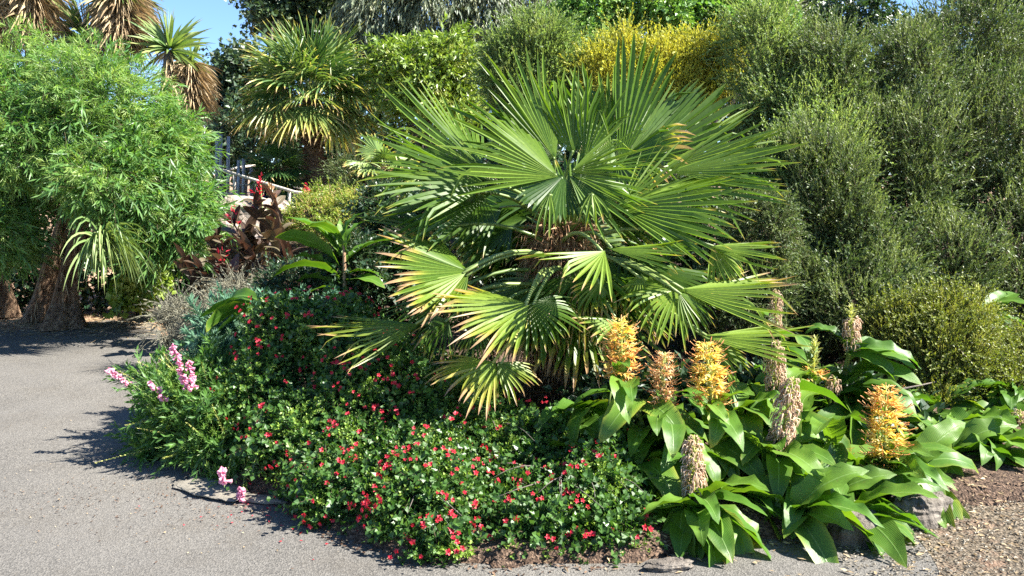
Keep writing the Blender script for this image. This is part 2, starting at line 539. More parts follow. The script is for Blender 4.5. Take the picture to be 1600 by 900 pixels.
def bush(name, label, cat, ells, base, mat, n, length, M_leaves, leafL, leafW, group=None, up=0.5, stemmat='twig', trunk=None,
         inner=0.35, kind='blade', limb_from=None, depth=0.3, lump=0.14, lumpf=2.5, seed=1, zmin=0.02, jitter=0.35, limbs=14, limb_r=0.02, cam_bias=0.8, **kw):
    """shrub or tree: leafy crown in one part, woody limbs in another"""
    root = thing(name, label, cat, base, group)
    mb = MB()
    P, Nn = shell(n, ells, cam_bias, lump, depth, lumpf, seed, zmin)
    D = Nn + A3(0, 0, up) + rng.normal(0, jitter, P.shape)
    # light and dark patches in the tint: leaf variation plus painted lit clumps, a few whole clumps at a time
    tp = 0.5 + 0.35 * noise3(P, lumpf * 2.2, seed + 5) + rng.normal(0, 0.08, len(P))
    order = np.argsort(tp)
    q = np.array_split(order, 4)
    for i, idx in enumerate(q):
        lo = 0.05 + i * 0.17
        shoots(mb, P[idx] - unit(D[idx]) * length * 0.75, D[idx], length, M_leaves, leafL, leafW, kind=kind, tint=(lo, lo + 0.38), **kw)
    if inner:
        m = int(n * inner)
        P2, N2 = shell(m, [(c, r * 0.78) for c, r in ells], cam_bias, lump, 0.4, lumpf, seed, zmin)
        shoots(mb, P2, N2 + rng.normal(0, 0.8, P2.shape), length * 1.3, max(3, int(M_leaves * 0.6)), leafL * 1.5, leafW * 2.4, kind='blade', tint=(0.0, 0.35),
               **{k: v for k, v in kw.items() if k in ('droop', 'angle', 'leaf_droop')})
    part('crown', mb, [mat, stemmat], root, stuff=True, smooth=False)
    lb = MB()
    b0 = np.asarray(base if limb_from is None else limb_from, float)
    for i in range(limbs):
        c, r = ells[i % len(ells)]
        tgt = c + rand_unit(1)[0] * r * 0.8
        tgt[2] = max(tgt[2], b0[2] + 0.1)
        mid = (b0 + tgt) / 2 + rng.normal(0, 0.12, 3) * np.linalg.norm(tgt - b0) + A3(0, 0, 0.1)
        t = np.linspace(0, 1, 7)[:, None]
        pts = (1 - t) ** 2 * (b0 + A3(rng.normal(0, limb_r), rng.normal(0, limb_r), -0.05)) + 2 * t * (1 - t) * mid + t * t * tgt
        tube(lb, pts, limb_r * (1 - 0.8 * t[:, 0]), 0, 6)
    part('limbs' if not trunk else 'trunk', lb, [trunk or 'bark_grey'], root)
    return root


# ------------------------------------------------------------------ ground
bed_outline = np.array([at(p[0], p[1], CAM_H * 1)[:2] * 0 for p in [(0, 0)]])


def gpt(px, py):
    """ground point under a photo pixel"""
    dx, dy = (px - 800) / FPX, (450 - py) / FPX
    d = A3(dx, math.cos(PITCH) + dy * math.sin(PITCH), -math.sin(PITCH) + dy * math.cos(PITCH))
    return (A3(0, 0, CAM_H) + d * (-CAM_H / d[2]))


front = [(243, 482), (262, 520), (235, 600), (240, 690), (330, 755), (455, 788), (530, 835), (630, 872), (780, 884), (1010, 876), (1120, 848), (1330, 828), (1475, 792), (1700, 780)]
OUT = np.array([gpt(*p)[:2] for p in front] + [(9, 4.6), (14, 16), (-3.6, 16), (-4.8, 12.5)])
IN_X, IN_Y = OUT[:, 0], OUT[:, 1]


def bed_depth(x, y):
    """signed distance inside the planted bed"""
    x, y = np.atleast_1d(x).astype(float), np.atleast_1d(y).astype(float)
    d = np.full(x.shape, 1e9)
    ins = np.zeros(x.shape, bool)
    for i in range(len(OUT)):
        a, b = OUT[i], OUT[(i + 1) % len(OUT)]
        ab = b - a
        t = np.clip(((x - a[0]) * ab[0] + (y - a[1]) * ab[1]) / (ab @ ab), 0, 1)
        d = np.minimum(d, np.hypot(x - a[0] - t * ab[0], y - a[1] - t * ab[1]))
        c = ((a[1] > y) != (b[1] > y))
        with np.errstate(divide='ignore', invalid='ignore'):
            xi = (b[0] - a[0]) * (y - a[1]) / (b[1] - a[1]) + a[0]
        ins ^= c & (x < xi)
    return np.where(ins, d, -d)


def bed_z(x, y):
    d = bed_depth(x, y)
    y = np.atleast_1d(y)
    z = 0.06 * smooth(d / 0.12) + 0.22 * smooth(d / 1.6) + 1.15 * smooth((y - 7.5) / 4.0) * smooth(d / 1.5)
    z = z + 0.012 * noise3(np.stack([np.atleast_1d(x), y, y * 0], 1), 9, 3) * (d > 0)
    return np.where(d < 0, -0.08, z)


def gz(x, y):
    return float(max(0.0, bed_z(x, y)[0]))


def grid_mesh(mb, x0, x1, y0, y1, nx, ny, zf):
    X, Y = np.meshgrid(np.linspace(x0, x1, nx), np.linspace(y0, y1, ny))
    Z = zf(X.ravel(), Y.ravel())
    V = np.stack([X.ravel(), Y.ravel(), Z], 1)
    i = (np.arange(ny - 1)[:, None] * nx + np.arange(nx - 1)[None]).ravel()
    T = np.concatenate([np.stack([i, i + 1, i + nx + 1], 1), np.stack([i, i + nx + 1, i + nx], 1)])
    mb.add(V, T)


def ground_mat(name, stops, sp_scale, litter=None, rough=0.95, big=0.7, bump=0.6, bd=0.006):
    m, nt = new_mat(name)
    tc = nt.nodes.new('ShaderNodeTexCoord')
    vec = tc.outputs['Object']
    big_n = noise(nt, big, 4, vec)
    fine = noise(nt, sp_scale, 3, vec, 0.7)
    vor = nt.nodes.new('ShaderNodeTexVoronoi')
    vor.inputs['Scale'].default_value = sp_scale * 1.1
    nt.links.new(vec, vor.inputs['Vector'])
    sep = nt.nodes.new('ShaderNodeSeparateColor')
    nt.links.new(vor.outputs['Color'], sep.inputs[0])
    f = math_n(nt, 'ADD', math_n(nt, 'MULTIPLY', fine, 0.5), math_n(nt, 'MULTIPLY', sep.outputs[0], 0.5))
    c = ramp(nt, f, stops)
    c = mixc(nt, 1.0, c, ramp(nt, big_n, [(0.3, (0.78, 0.78, 0.78)), (0.7, (1.18, 1.16, 1.12))]), 'MULTIPLY')
    if name == 'asphalt':
        w = ramp(nt, noise(nt, 1.7, 7, vec, 0.75), [(0.5, (0, 0, 0)), (0.66, (1, 1, 1))])
        c = mixc(nt, math_n(nt, 'MULTIPLY', w, 0.35), c, (0.085, 0.072, 0.055))
        w2 = ramp(nt, noise(nt, 0.9, 3, vec, 0.5), [(0.42, (0, 0, 0)), (0.6, (1, 1, 1))])
        c = mixc(nt, math_n(nt, 'MULTIPLY', w2, 0.25), c, (0.17, 0.16, 0.145))
    if litter:
        n2 = noise(nt, 2.3, 6, vec, 0.7)
        fac = ramp(nt, n2, [(0.52, (0, 0, 0)), (0.62, (1, 1, 1))])
        c = mixc(nt, math_n(nt, 'MULTIPLY', fac, 0.7), c, litter)
    p = nt.nodes.new('ShaderNodeBsdfPrincipled')
    p.inputs['Roughness'].default_value = rough
    p.inputs['Specular IOR Level'].default_value = 0.25
    nt.links.new(c, p.inputs['Base Color'])
    b = nt.nodes.new('ShaderNodeBump')
    b.inputs['Strength'].default_value = bump
    b.inputs['Distance'].default_value = bd
    nt.links.new(math_n(nt, 'ADD', fine, math_n(nt, 'MULTIPLY', vor.outputs['Distance'], 0.8)), b.inputs['Height'])
    nt.links.new(b.outputs[0], p.inputs['Normal'])
    o = nt.nodes.new('ShaderNodeOutputMaterial')
    nt.links.new(p.outputs[0], o.inputs['Surface'])
    return m


M['asphalt'] = ground_mat('asphalt', [(0.2, (0.06, 0.057, 0.053)), (0.5, (0.112, 0.106, 0.097)), (0.8, (0.175, 0.165, 0.15))], 130, None, 0.9, 0.5, 0.8, 0.005)
M['soil'] = ground_mat('soil', [(0.3, (0.035, 0.024, 0.018)), (0.6, (0.10, 0.065, 0.045)), (0.8, (0.2, 0.14, 0.10))], 95, None, 1.0, 1.5, 1.0, 0.008)
M['gravel'] = ground_mat('gravel', [(0.25, (0.065, 0.05, 0.034)), (0.5, (0.125, 0.10, 0.07)), (0.8, (0.21, 0.17, 0.125))], 60, (0.20, 0.12, 0.08), 0.95, 1.1, 1.0, 0.012)
M['litter_ground'] = ground_mat('leaf_litter_ground', [(0.25, (0.14, 0.08, 0.05)), (0.5, (0.32, 0.21, 0.14)), (0.8, (0.48, 0.35, 0.25))], 30, (0.16, 0.09, 0.06), 0.95, 1.4, 1.0, 0.015)

mb = MB()
mb.add([(-120, -20, -0.02), (120, -20, -0.02), (120, 200, -0.02), (-120, 200, -0.02)], [(0, 1, 2), (0, 2, 3)])
structure('ground', mb, ['litter_ground'])


def sheet(name, mat, outline, z, wob=0.05, step=0.12):
    """flat sheet with an uneven edge"""
    pts = []
    o = np.array(outline, float)
    for i in range(len(o)):
        a, b = o[i], o[(i + 1) % len(o)]
        k = max(2, int(np.linalg.norm(b - a) / step))
        for t in np.arange(k) / k:
            pts.append(a + (b - a) * t)
    pts = np.array(pts)
    P3 = np.c_[pts, pts[:, :1] * 0]
    pts = pts + wob * np.c_[noise3(P3, 3, 4) + 0.5 * noise3(P3, 11, 5), noise3(P3, 3, 6) + 0.5 * noise3(P3, 11, 7)]
    import bmesh
    bm = bmesh.new()
    f = bm.faces.new([bm.verts.new((x, y, z)) for x, y in pts])
    bmesh.ops.triangulate(bm, faces=[f])
    if sum(f.normal.z for f in bm.faces) < 0:
        bmesh.ops.reverse_faces(bm, faces=bm.faces)
    me = bpy.data.meshes.new(name)
    bm.to_mesh(me)
    bm.free()
    me.materials.append(M[mat])
    ob = bpy.data.objects.new(name, me)
    COL.objects.link(ob)
    ob['kind'] = 'structure'
    return ob


g = lambda *p: tuple(gpt(*p)[:2])
sheet('asphalt_path', 'asphalt', [(-14, -3), (4, -3), (4, 6.5), (0, 7.2), (-3.0, 7.5), g(250, 520), g(240, 500), g(160, 499), g(60, 512), g(-80, 520), (-9, 9.6), (-14, 9.6)], -0.012)
sheet('gravel_ground', 'gravel', [(1.75, -3), (14, -3), (14, 6), (2.2, 6), (2.0, 3.9), (1.75, 3.3)], -0.010, 0.16)
mb = MB()
grid_mesh(mb, -6.5, 9, 2.8, 16, 310, 264, bed_z)
structure('flower_bed', mb, ['soil'])
mb = MB()
grid_mesh(mb, -60, 60, 13.0, 80, 60, 80, lambda x, y: -0.1 + (1.3 + 0.04 * (y - 13)) * smooth((y - 13) / 3.0) + 0.3 * smooth((y - 13) / 6) * noise3(np.stack([x, y, y * 0], 1), 0.3, 2))
structure('hillside', mb, ['litter_ground'])


# loose stuff on the ground
def pebbles(name, region, n, size, mat, z0=0.0, flat=0.6, kind='stuff'):
    mb = MB()
    x = rng.uniform(region[0], region[1], n)
    y = rng.uniform(region[2], region[3], n)
    d = bed_depth(x, y)
    ok = d < 0.05
    x, y = x[ok], y[ok]
    V0 = np.array([(1, 0, 0), (-.5, .87, 0), (-.5, -.87, 0), (.2, .1, .8), (-.1, -.1, -.5)])
    T0 = np.array([(0, 1, 3), (1, 2, 3), (2, 0, 3), (1, 0, 4), (2, 1, 4), (0, 2, 4)])
    m = len(x)
    a = rng.uniform(0, 6.28, m)
    s = size * rng.uniform(0.4, 1.3, m) ** 1.5
    R = np.zeros((m, 3, 3))
    R[:, 0, 0] = np.cos(a); R[:, 0, 1] = -np.sin(a); R[:, 1, 0] = np.sin(a) * .7; R[:, 1, 1] = np.cos(a) * .7; R[:, 2, 2] = flat
    V = np.einsum('mij,kj->mki', R, V0) * s[:, None, None] + np.stack([x, y, np.full(m, z0) + s * flat * 0.3], 1)[:, None, :]
    T = T0[None] + (np.arange(m) * 5)[:, None, None]
    mb.add(V.reshape(-1, 3), T.reshape(-1, 3), 0, np.repeat(rng.random(m), 5))
    return structure(name, mb, [mat], False, kind)


M['pebble'] = leaf_mat('pebble', [(0.08, 0.07, 0.055), (0.17, 0.145, 0.11), (0.34, 0.30, 0.24)], None, 0.9, 0.0, 0.2)
pebbles('gravel_stones', (1.45, 5.0, 2.6, 4.6), 16000, 0.009, 'pebble', -0.004)
pebbles('path_grit', (-5, 2.0, 2.6, 9), 3500, 0.0035, 'pebble', -0.011)


def litter(name, cx, cy, sx, sy, n, L, W, mat, tint=(0, 1), z=0.0, only=None):
    x = rng.normal(cx, sx, n)
    y = rng.normal(cy, sy, n)
    if only is not None:
        ok = bed_depth(x, y) > only
        x, y = x[ok], y[ok]
        n = len(x)
    zz = np.maximum(bed_z(x, y), z - 0.012) + 0.004
    a = rng.uniform(0, 6.28, n)
    mb = MB()
    Z = unit(np.stack([rng.normal(0, .35, n), rng.normal(0, .35, n), np.ones(n)], 1))
    stamp(mb, 'blade', np.stack([x, y, zz + 0.003], 1), np.stack([np.cos(a), np.sin(a), rng.normal(0.05, .12, n)], 1), Z, L * rng.uniform(.4, 1.3, n), W * rng.uniform(.5, 1.3, n), 0, rng.uniform(*tint, n))
    return structure(name, mb, [mat], False, 'stuff')


litter('fallen_strap_leaves', -5.4, 10.1, 1.3, 0.5, 2600, 0.16, 0.012, 'dead')
litter('fallen_brown_leaves', 2.4, 3.8, 1.1, 0.45, 1500, 0.035, 0.014, 'dead')
litter('fallen_red_petals', -0.95, 3.95, 0.28, 0.16, 260, 0.016, 0.012, 'red')
litter('bark_mulch', 0.2, 4.0, 1.3, 0.5, 11000, 0.03, 0.012, 'mulch', only=-0.07)
litter('twig_litter', 0.9, 3.75, 0.7, 0.2, 1500, 0.035, 0.008, 'dead', only=-0.07)
litter('dry_path_leaves', -3.6, 5.4, 1.4, 2.0, 26, 0.05, 0.012, 'dead', (0.6, 1))
litter('path_crumbs', -2.2, 4.3, 1.2, 0.8, 260, 0.014, 0.008, 'dead', (0.3, 1))
litter('bed_edge_debris', -1.2, 4.1, 0.9, 0.25, 1200, 0.018, 0.008, 'mulch', (0, 1))

# ------------------------------------------------------------------ stones
def stone(name, label, cat, px, py, sx, sy, sz, mat, rot=0.0, seed=0, z=None, group=None):
    p = gpt(px, py)
    if z is not None:
        p = z
    r = np.random.default_rng(seed)
    mbs = MB()
    nu, nv = 36, 22
    V = []
    for j in range(nv):
        ph = PI * j / (nv - 1)
        for i in range(nu):
            th = 2 * PI * i / nu
            d = A3(math.sin(ph) * math.cos(th), math.sin(ph) * math.sin(th), math.cos(ph))
            V.append(np.sign(d) * np.abs(d) ** 0.62)
    V = np.array(V)
    V = V * (1 + 0.20 * noise3(V, 2.2, seed)[:, None] + 0.09 * noise3(V, 6, seed + 1)[:, None] + 0.02 * noise3(V, 17, seed + 2)[:, None])
    V = V * A3(sx, sy, sz)
    c, s = math.cos(rot), math.sin(rot)
    V = np.stack([V[:, 0] * c - V[:, 1] * s, V[:, 0] * s + V[:, 1] * c, V[:, 2]], 1) + np.asarray(p) + A3(0, 0, sz * 0.2)
    T = []
    for j in range(nv - 1):
        for i in range(nu):
            a, b = j * nu + i, j * nu + (i + 1) % nu
            T += [(a, a + nu, b + nu), (a, b + nu, b)]
    mbs.add(V, T)
    o = bpy.data.objects.new(name, mbs.mesh(name, [mat], p, False))
    COL.objects.link(o)
    o.location = p
    o['label'] = label
    o['category'] = cat
    if group:
        o['group'] = group
    return o


stone('edging_rock', 'large rough grey rock edging the bed below the ginger leaves at the gravel', 'rock', 1340, 836, 0.17, 0.11, 0.10, 'grey_stone', 0.2, 1)
stone('edging_rock', 'grey rock with brown soil face set further back beside the gravel', 'rock', 1432, 806, 0.15, 0.11, 0.10, 'grey_stone', 0.6, 2)
stone('edging_rock', 'small grey stone lying at the front edge below the hanging ginger leaves', 'rock', 1045, 884, 0.10, 0.04, 0.02, 'grey_stone', 0.1, 3)
stone('kerb_slab', 'flat broken pale concrete kerb piece beside the pink-flowered plant', 'kerb', 330, 764, 0.24, 0.10, 0.012, 'concrete', -0.55, 4)
stone('kerb_slab', 'thin sunken concrete sliver running under the mulch towards the red flowers', 'kerb', 405, 780, 0.16, 0.045, 0.012, 'concrete', -0.2, 5)
stone('boulder', 'large pale pinkish boulder below the handrail behind the bronze leaves', 'boulder', 0, 0, 0.28, 0.3, 0.28, 'stone', 0.2, 6, z=at(385, 348, 10.3))
stone('boulder', 'smaller cream boulder on the right of the pinkish one under the rail', 'boulder', 0, 0, 0.2, 0.25, 0.2, 'stone', 0.5, 7, z=at(428, 340, 10.6))
stone('boulder', 'brownish boulder at the edge of the feathery shrub below the rail post', 'boulder', 0, 0, 0.2, 0.25, 0.2, 'stone', 0.9, 8, z=at(356, 365, 10.2))


# ------------------------------------------------------------------ fan palms
def fan_blade(hub, axis, face, L, spread=230, nseg=38, droop=0.25, cup=0.1, fold=18, dry=0.3, fused=0.45, yellow=0.0, tint=0.5, wmul=0.95, kink=0.15, R=11, mb=None):
    hub, axis, face = (np.asarray(v, float) for v in (hub, axis, face))
    nseg = max(5, int(nseg * 0.92))
    fused = min(0.8, fused + 0.06)
    a = unit(axis)
    n = unit(face - a * (face @ a))
    b = np.cross(n, a)
    th = np.radians(np.linspace(-spread / 2, spread / 2, nseg))
    dth = th[1] - th[0]
    fo = math.radians(fold)
    sb = b[None] * math.cos(fo)
    d = np.cos(th)[:, None] * a + np.sin(th)[:, None] * sb + (-np.abs(np.sin(th)) * math.sin(fo))[:, None] * n
    d = unit(d)
    tang = unit(-np.sin(th)[:, None] * a + np.cos(th)[:, None] * sb + (-np.sign(th) * np.cos(th) * math.sin(fo))[:, None] * n)
    lf = (1 - 0.36 * (np.abs(th) / PI) ** 1.4) * rng.uniform(0.82, 1.08, nseg)
    t = np.linspace(0, 1, R)
    fz = fused * (1 - 0.25 * np.abs(th) / PI) * rng.uniform(0.92, 1.08, nseg)
    free = np.clip((t[None] - fz[:, None]) / (1 - fz[:, None]), 0, 1)
    dr = droop * rng.uniform(0.6, 1.4, nseg)[:, None] * (0.35 * t[None] ** 2 + free ** 1.5)
    wig = rng.normal(0, 0.10, nseg)[:, None] * free
    lift = rng.normal(0, 0.13, nseg)[:, None] * free
    kk = (rng.random(nseg) < kink)[:, None] * (free > rng.uniform(0.3, 0.7, nseg)[:, None]) * rng.uniform(0.5, 2.0, nseg)[:, None]
    dirs = d[:, None, :] + n * (cup * t[None, :, None] + lift[..., None]) + tang[:, None, :] * wig[..., None]
    dirs[..., 2] -= dr + kk
    dirs = unit(dirs)
    step = (L * lf / (R - 1))[:, None, None]
    pos = np.concatenate([np.zeros((nseg, 1, 3)), np.cumsum((dirs[:, 1:] + dirs[:, :-1]) / 2 * step, 1)], 1) + hub
    r = t[None] * (L * lf)[:, None]
    hwf = (fz * L * lf)[:, None] * math.tan(dth / 2)
    hw = np.where(free <= 0, np.maximum(r * math.tan(dth / 2), 0.0012), hwf * 1.2 * (1 - free ** 3.0) ** 0.8 * (1 - 0.12 * np.minimum(free * 6, 1)))
    hw = np.maximum(hw * wmul, 0.0004)
    tw = rng.normal(0, 0.35, nseg)[:, None] * free
    side = unit(tang[:, None, :] - dirs * (tang[:, None, :] * dirs).sum(-1, keepdims=True))
    nn = np.cross(side, dirs)
    side2 = side * np.cos(tw)[..., None] + nn * np.sin(tw)[..., None]
    nn = np.cross(side2, dirs)
    nn = nn * np.sign((nn * n).sum(-1, keepdims=True) + 1e-6)
    fd = 0.42 + 0.15 * free
    c0 = pos - nn * (hw * fd)[..., None]
    l0 = pos - side2 * (hw * 0.97)[..., None] + nn * (hw * fd * 0.5)[..., None]
    r0 = pos + side2 * (hw * 0.97)[..., None] + nn * (hw * fd * 0.5)[..., None]
    V = np.stack([l0, c0, r0], 2)
    idx = np.arange(nseg * R * 3).reshape(nseg, R, 3)
    T = []
    for j in (0, 1):
        A, B, C, Dd = idx[:, :-1, j], idx[:, :-1, j + 1], idx[:, 1:, j + 1], idx[:, 1:, j]
        T += [np.stack([A, B, C], -1).reshape(-1, 3), np.stack([A, C, Dd], -1).reshape(-1, 3)]
    dl = np.clip(dry * rng.uniform(0.3, 1.6, nseg), 0.02, 1)[:, None]
    dv = smooth((t[None] - (1 - dl * 0.55)) / (dl * 0.5 + 0.02)) * min(1, 0.6 + dry)
    dv = np.maximum(dv, yellow * rng.uniform(0.5, 1.3, nseg)[:, None] * smooth(t[None] * 1.4) * 0.42)
    dv = np.repeat(dv[..., None], 3, 2)
    tv = tint + rng.normal(0, 0.10, nseg)[:, None, None] + np.zeros((1, R, 1)) + np.array([0.05, -0.1, 0.05])[None, None]
    if mb is None:
        mb = MB()
    mb.add(V.reshape(-1, 3), np.concatenate(T), 0, tv.ravel(), dv.ravel())
    return mb


def frond(root, base, hub, tip, face, petw=0.011, mat='palm', sag=0.0, label=None, **kw):
    base, hub, tip = (np.asarray(v, float) for v in (base, hub, tip))
    L = np.linalg.norm(tip - hub)
    mb = fan_blade(hub, tip - hub, face, L, **kw)
    o = part('frond', mb, [mat], root, smooth=False, label=label)
    pm = MB()
    dst = np.linalg.norm(hub - base)
    tube(pm, curve_pts(base, hub + unit(tip - hub) * 0.02, 0, 8, A3(0, 0, 0.12 * dst)), np.linspace(petw * 1.5, petw * 0.75, 8), 0, 6, kw.get('tint', 0.5), kw.get('yellow', 0) * 0.3)
    part('petiole', pm, ['petiole'], o)
    return o


def fibrous_trunk(root, base, top, r0, r1, mat='bark', strands=900, sl=0.16):
    mb = MB()
    n = 40
    t = np.linspace(0, 1, n)
    pts = np.asarray(base) + (np.asarray(top) - np.asarray(base)) * t[:, None]
    rad = (r0 + (r1 - r0) * t) * (1 + 0.10 * np.sin(t * n * 0.9 * 2) + 0.04 * rng.normal(size=n))
    tube(mb, pts, rad, 0, 20)
    part('trunk', mb, [mat], root)
    if strands:
        sb = MB()
        h = rng.random(strands)
        a = rng.uniform(0, 6.28, strands)
        rr = r0 + (r1 - r0) * h
        C = np.asarray(base) + (np.asarray(top) - np.asarray(base)) * h[:, None]
        out = np.stack([np.cos(a), np.sin(a), a * 0], 1)
        P = C + out * rr[:, None] * 0.95
        shootdir = out * 0.6 + np.stack([rng.normal(0, .4, strands), rng.normal(0, .4, strands), rng.normal(-0.25, .7, strands)], 1)
        stamp(sb, 'blade', P, shootdir, out + rng.normal(0, .3, out.shape), sl * rng.uniform(.4, 1.3, strands), sl * 0.07, 0, rng.random(strands))
        part('trunk_fibres', sb, ['fibre'], root, stuff=True, smooth=False)


PALM_Y = 5.25
pb = at(880, 640, PALM_Y)
pb[2] = gz(pb[0], pb[1]) - 0.03
ptop = at(880, 345, PALM_Y)
palm = thing('fan_palm', 'big multi-layered green fan palm with brown fibrous trunk above the red flowers', 'palm', tuple(pb))
fibrous_trunk(palm, pb, ptop, 0.13, 0.12, 'bark', 2600, 0.20)
UPV, CAMV = A3(0, 0, 1), A3(0, -1, 0)


def F(hx, hy, hY, tx, ty, tY, up=0.6, cam_=0.8, sx=0.0, bz=0.9, **kw):
    base = pb + (ptop - pb) * bz + A3(random.uniform(-.06, .06), random.uniform(-.06, .02), 0)
    return frond(palm, base, at(hx, hy, hY), at(tx, ty, tY), A3(sx, -cam_, up), **kw)


# -- fronds one can pick out in the photograph: hub (px, py, depth), tip (px, py, depth)
F(752, 262, 5.0, 596, 120, 5.1, 0.85, 0.45, spread=130, nseg=26, dry=0.05, droop=0.05, tint=0.6, fused=0.3)
F(758, 280, 4.85, 572, 205, 4.85, 0.95, 0.40, spread=120, nseg=24, dry=0.08, droop=0.10, tint=0.5, fused=0.3)
F(765, 285, 4.8, 582, 262, 4.7, 1.0, 0.30, spread=110, nseg=20, dry=0.08, droop=0.16, tint=0.5, fused=0.35)
F(770, 300, 4.9, 590, 330, 4.9, 1.0, 0.3, spread=100, nseg=18, dry=0.1, droop=0.16, tint=0.35)
F(872, 276, 4.70, 715, 160, 4.7, 0.85, 0.65, spread=100, nseg=24, dry=0.04, droop=0.04, tint=0.65, cup=0.05, fused=0.42)
F(868, 250, 4.95, 760, 92, 4.9, 0.5, 0.9, spread=95, nseg=22, dry=0.04, droop=0.04, tint=0.6, cup=0.05, fused=0.42)
F(896, 240, 5.0, 858, 98, 5.0, 0.4, 1.0, spread=80, nseg=16, dry=0.05, droop=0.03, tint=0.6, fused=0.36)
F(912, 252, 5.0, 935, 118, 5.0, 0.5, 0.9, spread=70, nseg=13, dry=0.05, droop=0.03, tint=0.55, fused=0.36)
F(892, 268, 4.70, 1015, 205, 4.6, 0.8, 0.8, spread=70, nseg=11, dry=0.1, droop=0.06, tint=0.75, fused=0.25)
F(892, 272, 4.70, 1030, 268, 4.5, 0.8, 0.8, spread=60, nseg=11, dry=0.1, droop=0.08, tint=0.6, fused=0.3)
F(890, 275, 4.70, 1020, 330, 4.5, 0.9, 0.6, spread=85, nseg=17, dry=0.1, droop=0.10, tint=0.5, fused=0.45)
F(880, 275, 4.7, 838, 335, 4.5, 0.3, 1.0, spread=170, nseg=30, dry=0.02, droop=0.15, tint=0.1, fused=0.7)
F(952, 258, 5.1, 968, 95, 5.3, 0.45, 0.9, sx=.5, spread=85, nseg=20, dry=0.02, droop=0.02, tint=0.6, fused=0.58)
F(968, 262, 5.15, 1064, 92, 5.3, 0.4, 0.8, sx=0.9, spread=70, nseg=18, dry=0.02, droop=0.02, tint=0.45, fused=0.55)
F(985, 255, 5.2, 1128, 140, 5.35, 0.6, 0.8, sx=-.5, spread=75, nseg=18, dry=0.03, droop=0.04, tint=0.35, fused=0.78)
F(1040, 262, 5.1, 1205, 165, 5.15, 0.95, 0.45, sx=0.1, spread=105, nseg=26, dry=0.04, droop=0.08, tint=0.75, fused=0.4)
F(1045, 268, 5.0, 1238, 210, 5.0, 1.0, 0.35, sx=0.1, spread=90, nseg=20, dry=0.06, droop=0.08, tint=0.7, fused=0.4)
F(1040, 290, 4.9, 1225, 262, 4.85, 1.0, 0.4, sx=0.1, spread=90, nseg=18, dry=0.15, droop=0.08, tint=0.6, fused=0.35)
F(962, 322, 4.7, 1165, 280, 4.6, 0.95, 0.5, spread=115, nseg=26, dry=0.12, droop=0.10, tint=0.65, fused=0.42)
F(968, 325, 4.75, 1090, 225, 4.8, 0.8, 0.6, spread=75, nseg=13, dry=0.05, droop=0.05, tint=0.75, fused=.25)
F(975, 330, 4.65, 1150, 330, 4.6, 1.0, 0.4, spread=80, nseg=14, dry=0.2, droop=0.15, tint=0.5, fused=.4)
F(732, 424, 4.55, 584, 372, 4.4, 0.85, 0.60, bz=0.75, spread=125, nseg=30, dry=0.75, droop=0.10, tint=0.6, fused=0.5, label='left fan with long brown bleached tips')
F(728, 426, 4.5, 602, 455, 4.3, 0.95, 0.40, bz=0.75, spread=80, nseg=13, dry=0.7, droop=0.12, tint=0.9, fused=0.4, yellow=0.15)
F(732, 428, 4.55, 662, 490, 4.4, 0.75, 0.75, bz=0.75, spread=75, nseg=11, dry=0.5, droop=0.30, tint=0.7, fused=0.35)
F(826, 474, 4.35, 662, 466, 4.2, 0.95, 0.40, bz=0.7, spread=105, nseg=24, dry=0.8, droop=0.12, tint=0.9, fused=0.45, yellow=0.35)
F(826, 476, 4.3, 730, 520, 4.1, 0.85, 0.55, bz=0.7, spread=85, nseg=13, dry=0.5, droop=0.25, tint=0.95, fused=0.35, yellow=0.3)
F(828, 474, 4.35, 912, 520, 4.2, 0.8, 0.7, bz=0.7, spread=150, nseg=22, dry=0.3, droop=0.35, tint=0.55, fused=0.35)
F(775, 566, 4.3, 668, 592, 4.1, 0.95, 0.45, bz=0.45, spread=125, nseg=20, dry=0.8, droop=0.35, tint=0.8, yellow=1.0, fused=0.38, label='lowest front fan, yellowing with pale brown tips')
F(778, 566, 4.3, 842, 605, 4.2, 0.9, 0.5, bz=0.45, spread=110, nseg=16, dry=0.5, droop=0.5, tint=0.7, yellow=0.5, fused=0.35)
F(655, 506, 4.5, 490, 520, 4.35, 1.0, 0.40, bz=0.6, spread=80, nseg=20, dry=0.45, droop=0.04, tint=0.45, yellow=0.4, fused=0.3)
F(945, 392, 4.4, 822, 400, 4.15, 1.0, 0.25, bz=0.85, spread=125, nseg=22, dry=0.35, droop=0.20, tint=0.95, fused=0.4)
F(950, 388, 4.45, 1078, 382, 4.4, 1.0, 0.2, bz=0.85, spread=75, nseg=15, dry=0.25, droop=0.05, tint=0.9, fused=0.4)
F(1062, 452, 4.5, 1248, 446, 4.45, 0.95, 0.35, bz=0.75, spread=75, nseg=18, dry=0.45, droop=0.05, tint=0.85, fused=0.4, yellow=0.25)
F(1058, 452, 4.5, 975, 485, 4.3, 0.7, 0.7, bz=0.75, spread=140, nseg=20, dry=0.3, droop=0.55, tint=0.85, fused=0.3)
F(1060, 456, 4.45, 1120, 520, 4.35, 0.7, 0.7, bz=0.75, spread=80, nseg=11, dry=0.3, droop=0.45, tint=0.7, fused=0.3)
F(1110, 385, 4.75, 1222, 380, 4.75, 1.0, 0.3, bz=0.85, spread=90, nseg=16, dry=0.3, droop=0.08, tint=0.85, fused=0.35)
F(1112, 385, 4.75, 1170, 440, 4.7, 0.7, 0.6, bz=0.85, spread=110, nseg=15, dry=0.4, droop=0.6, tint=0.9)
F(1098, 524, 4.55, 1270, 522, 4.5, 1.0, 0.3, bz=0.6, spread=60, nseg=14, dry=0.15, droop=0.03, tint=0.95, fused=0.35, yellow=.2)
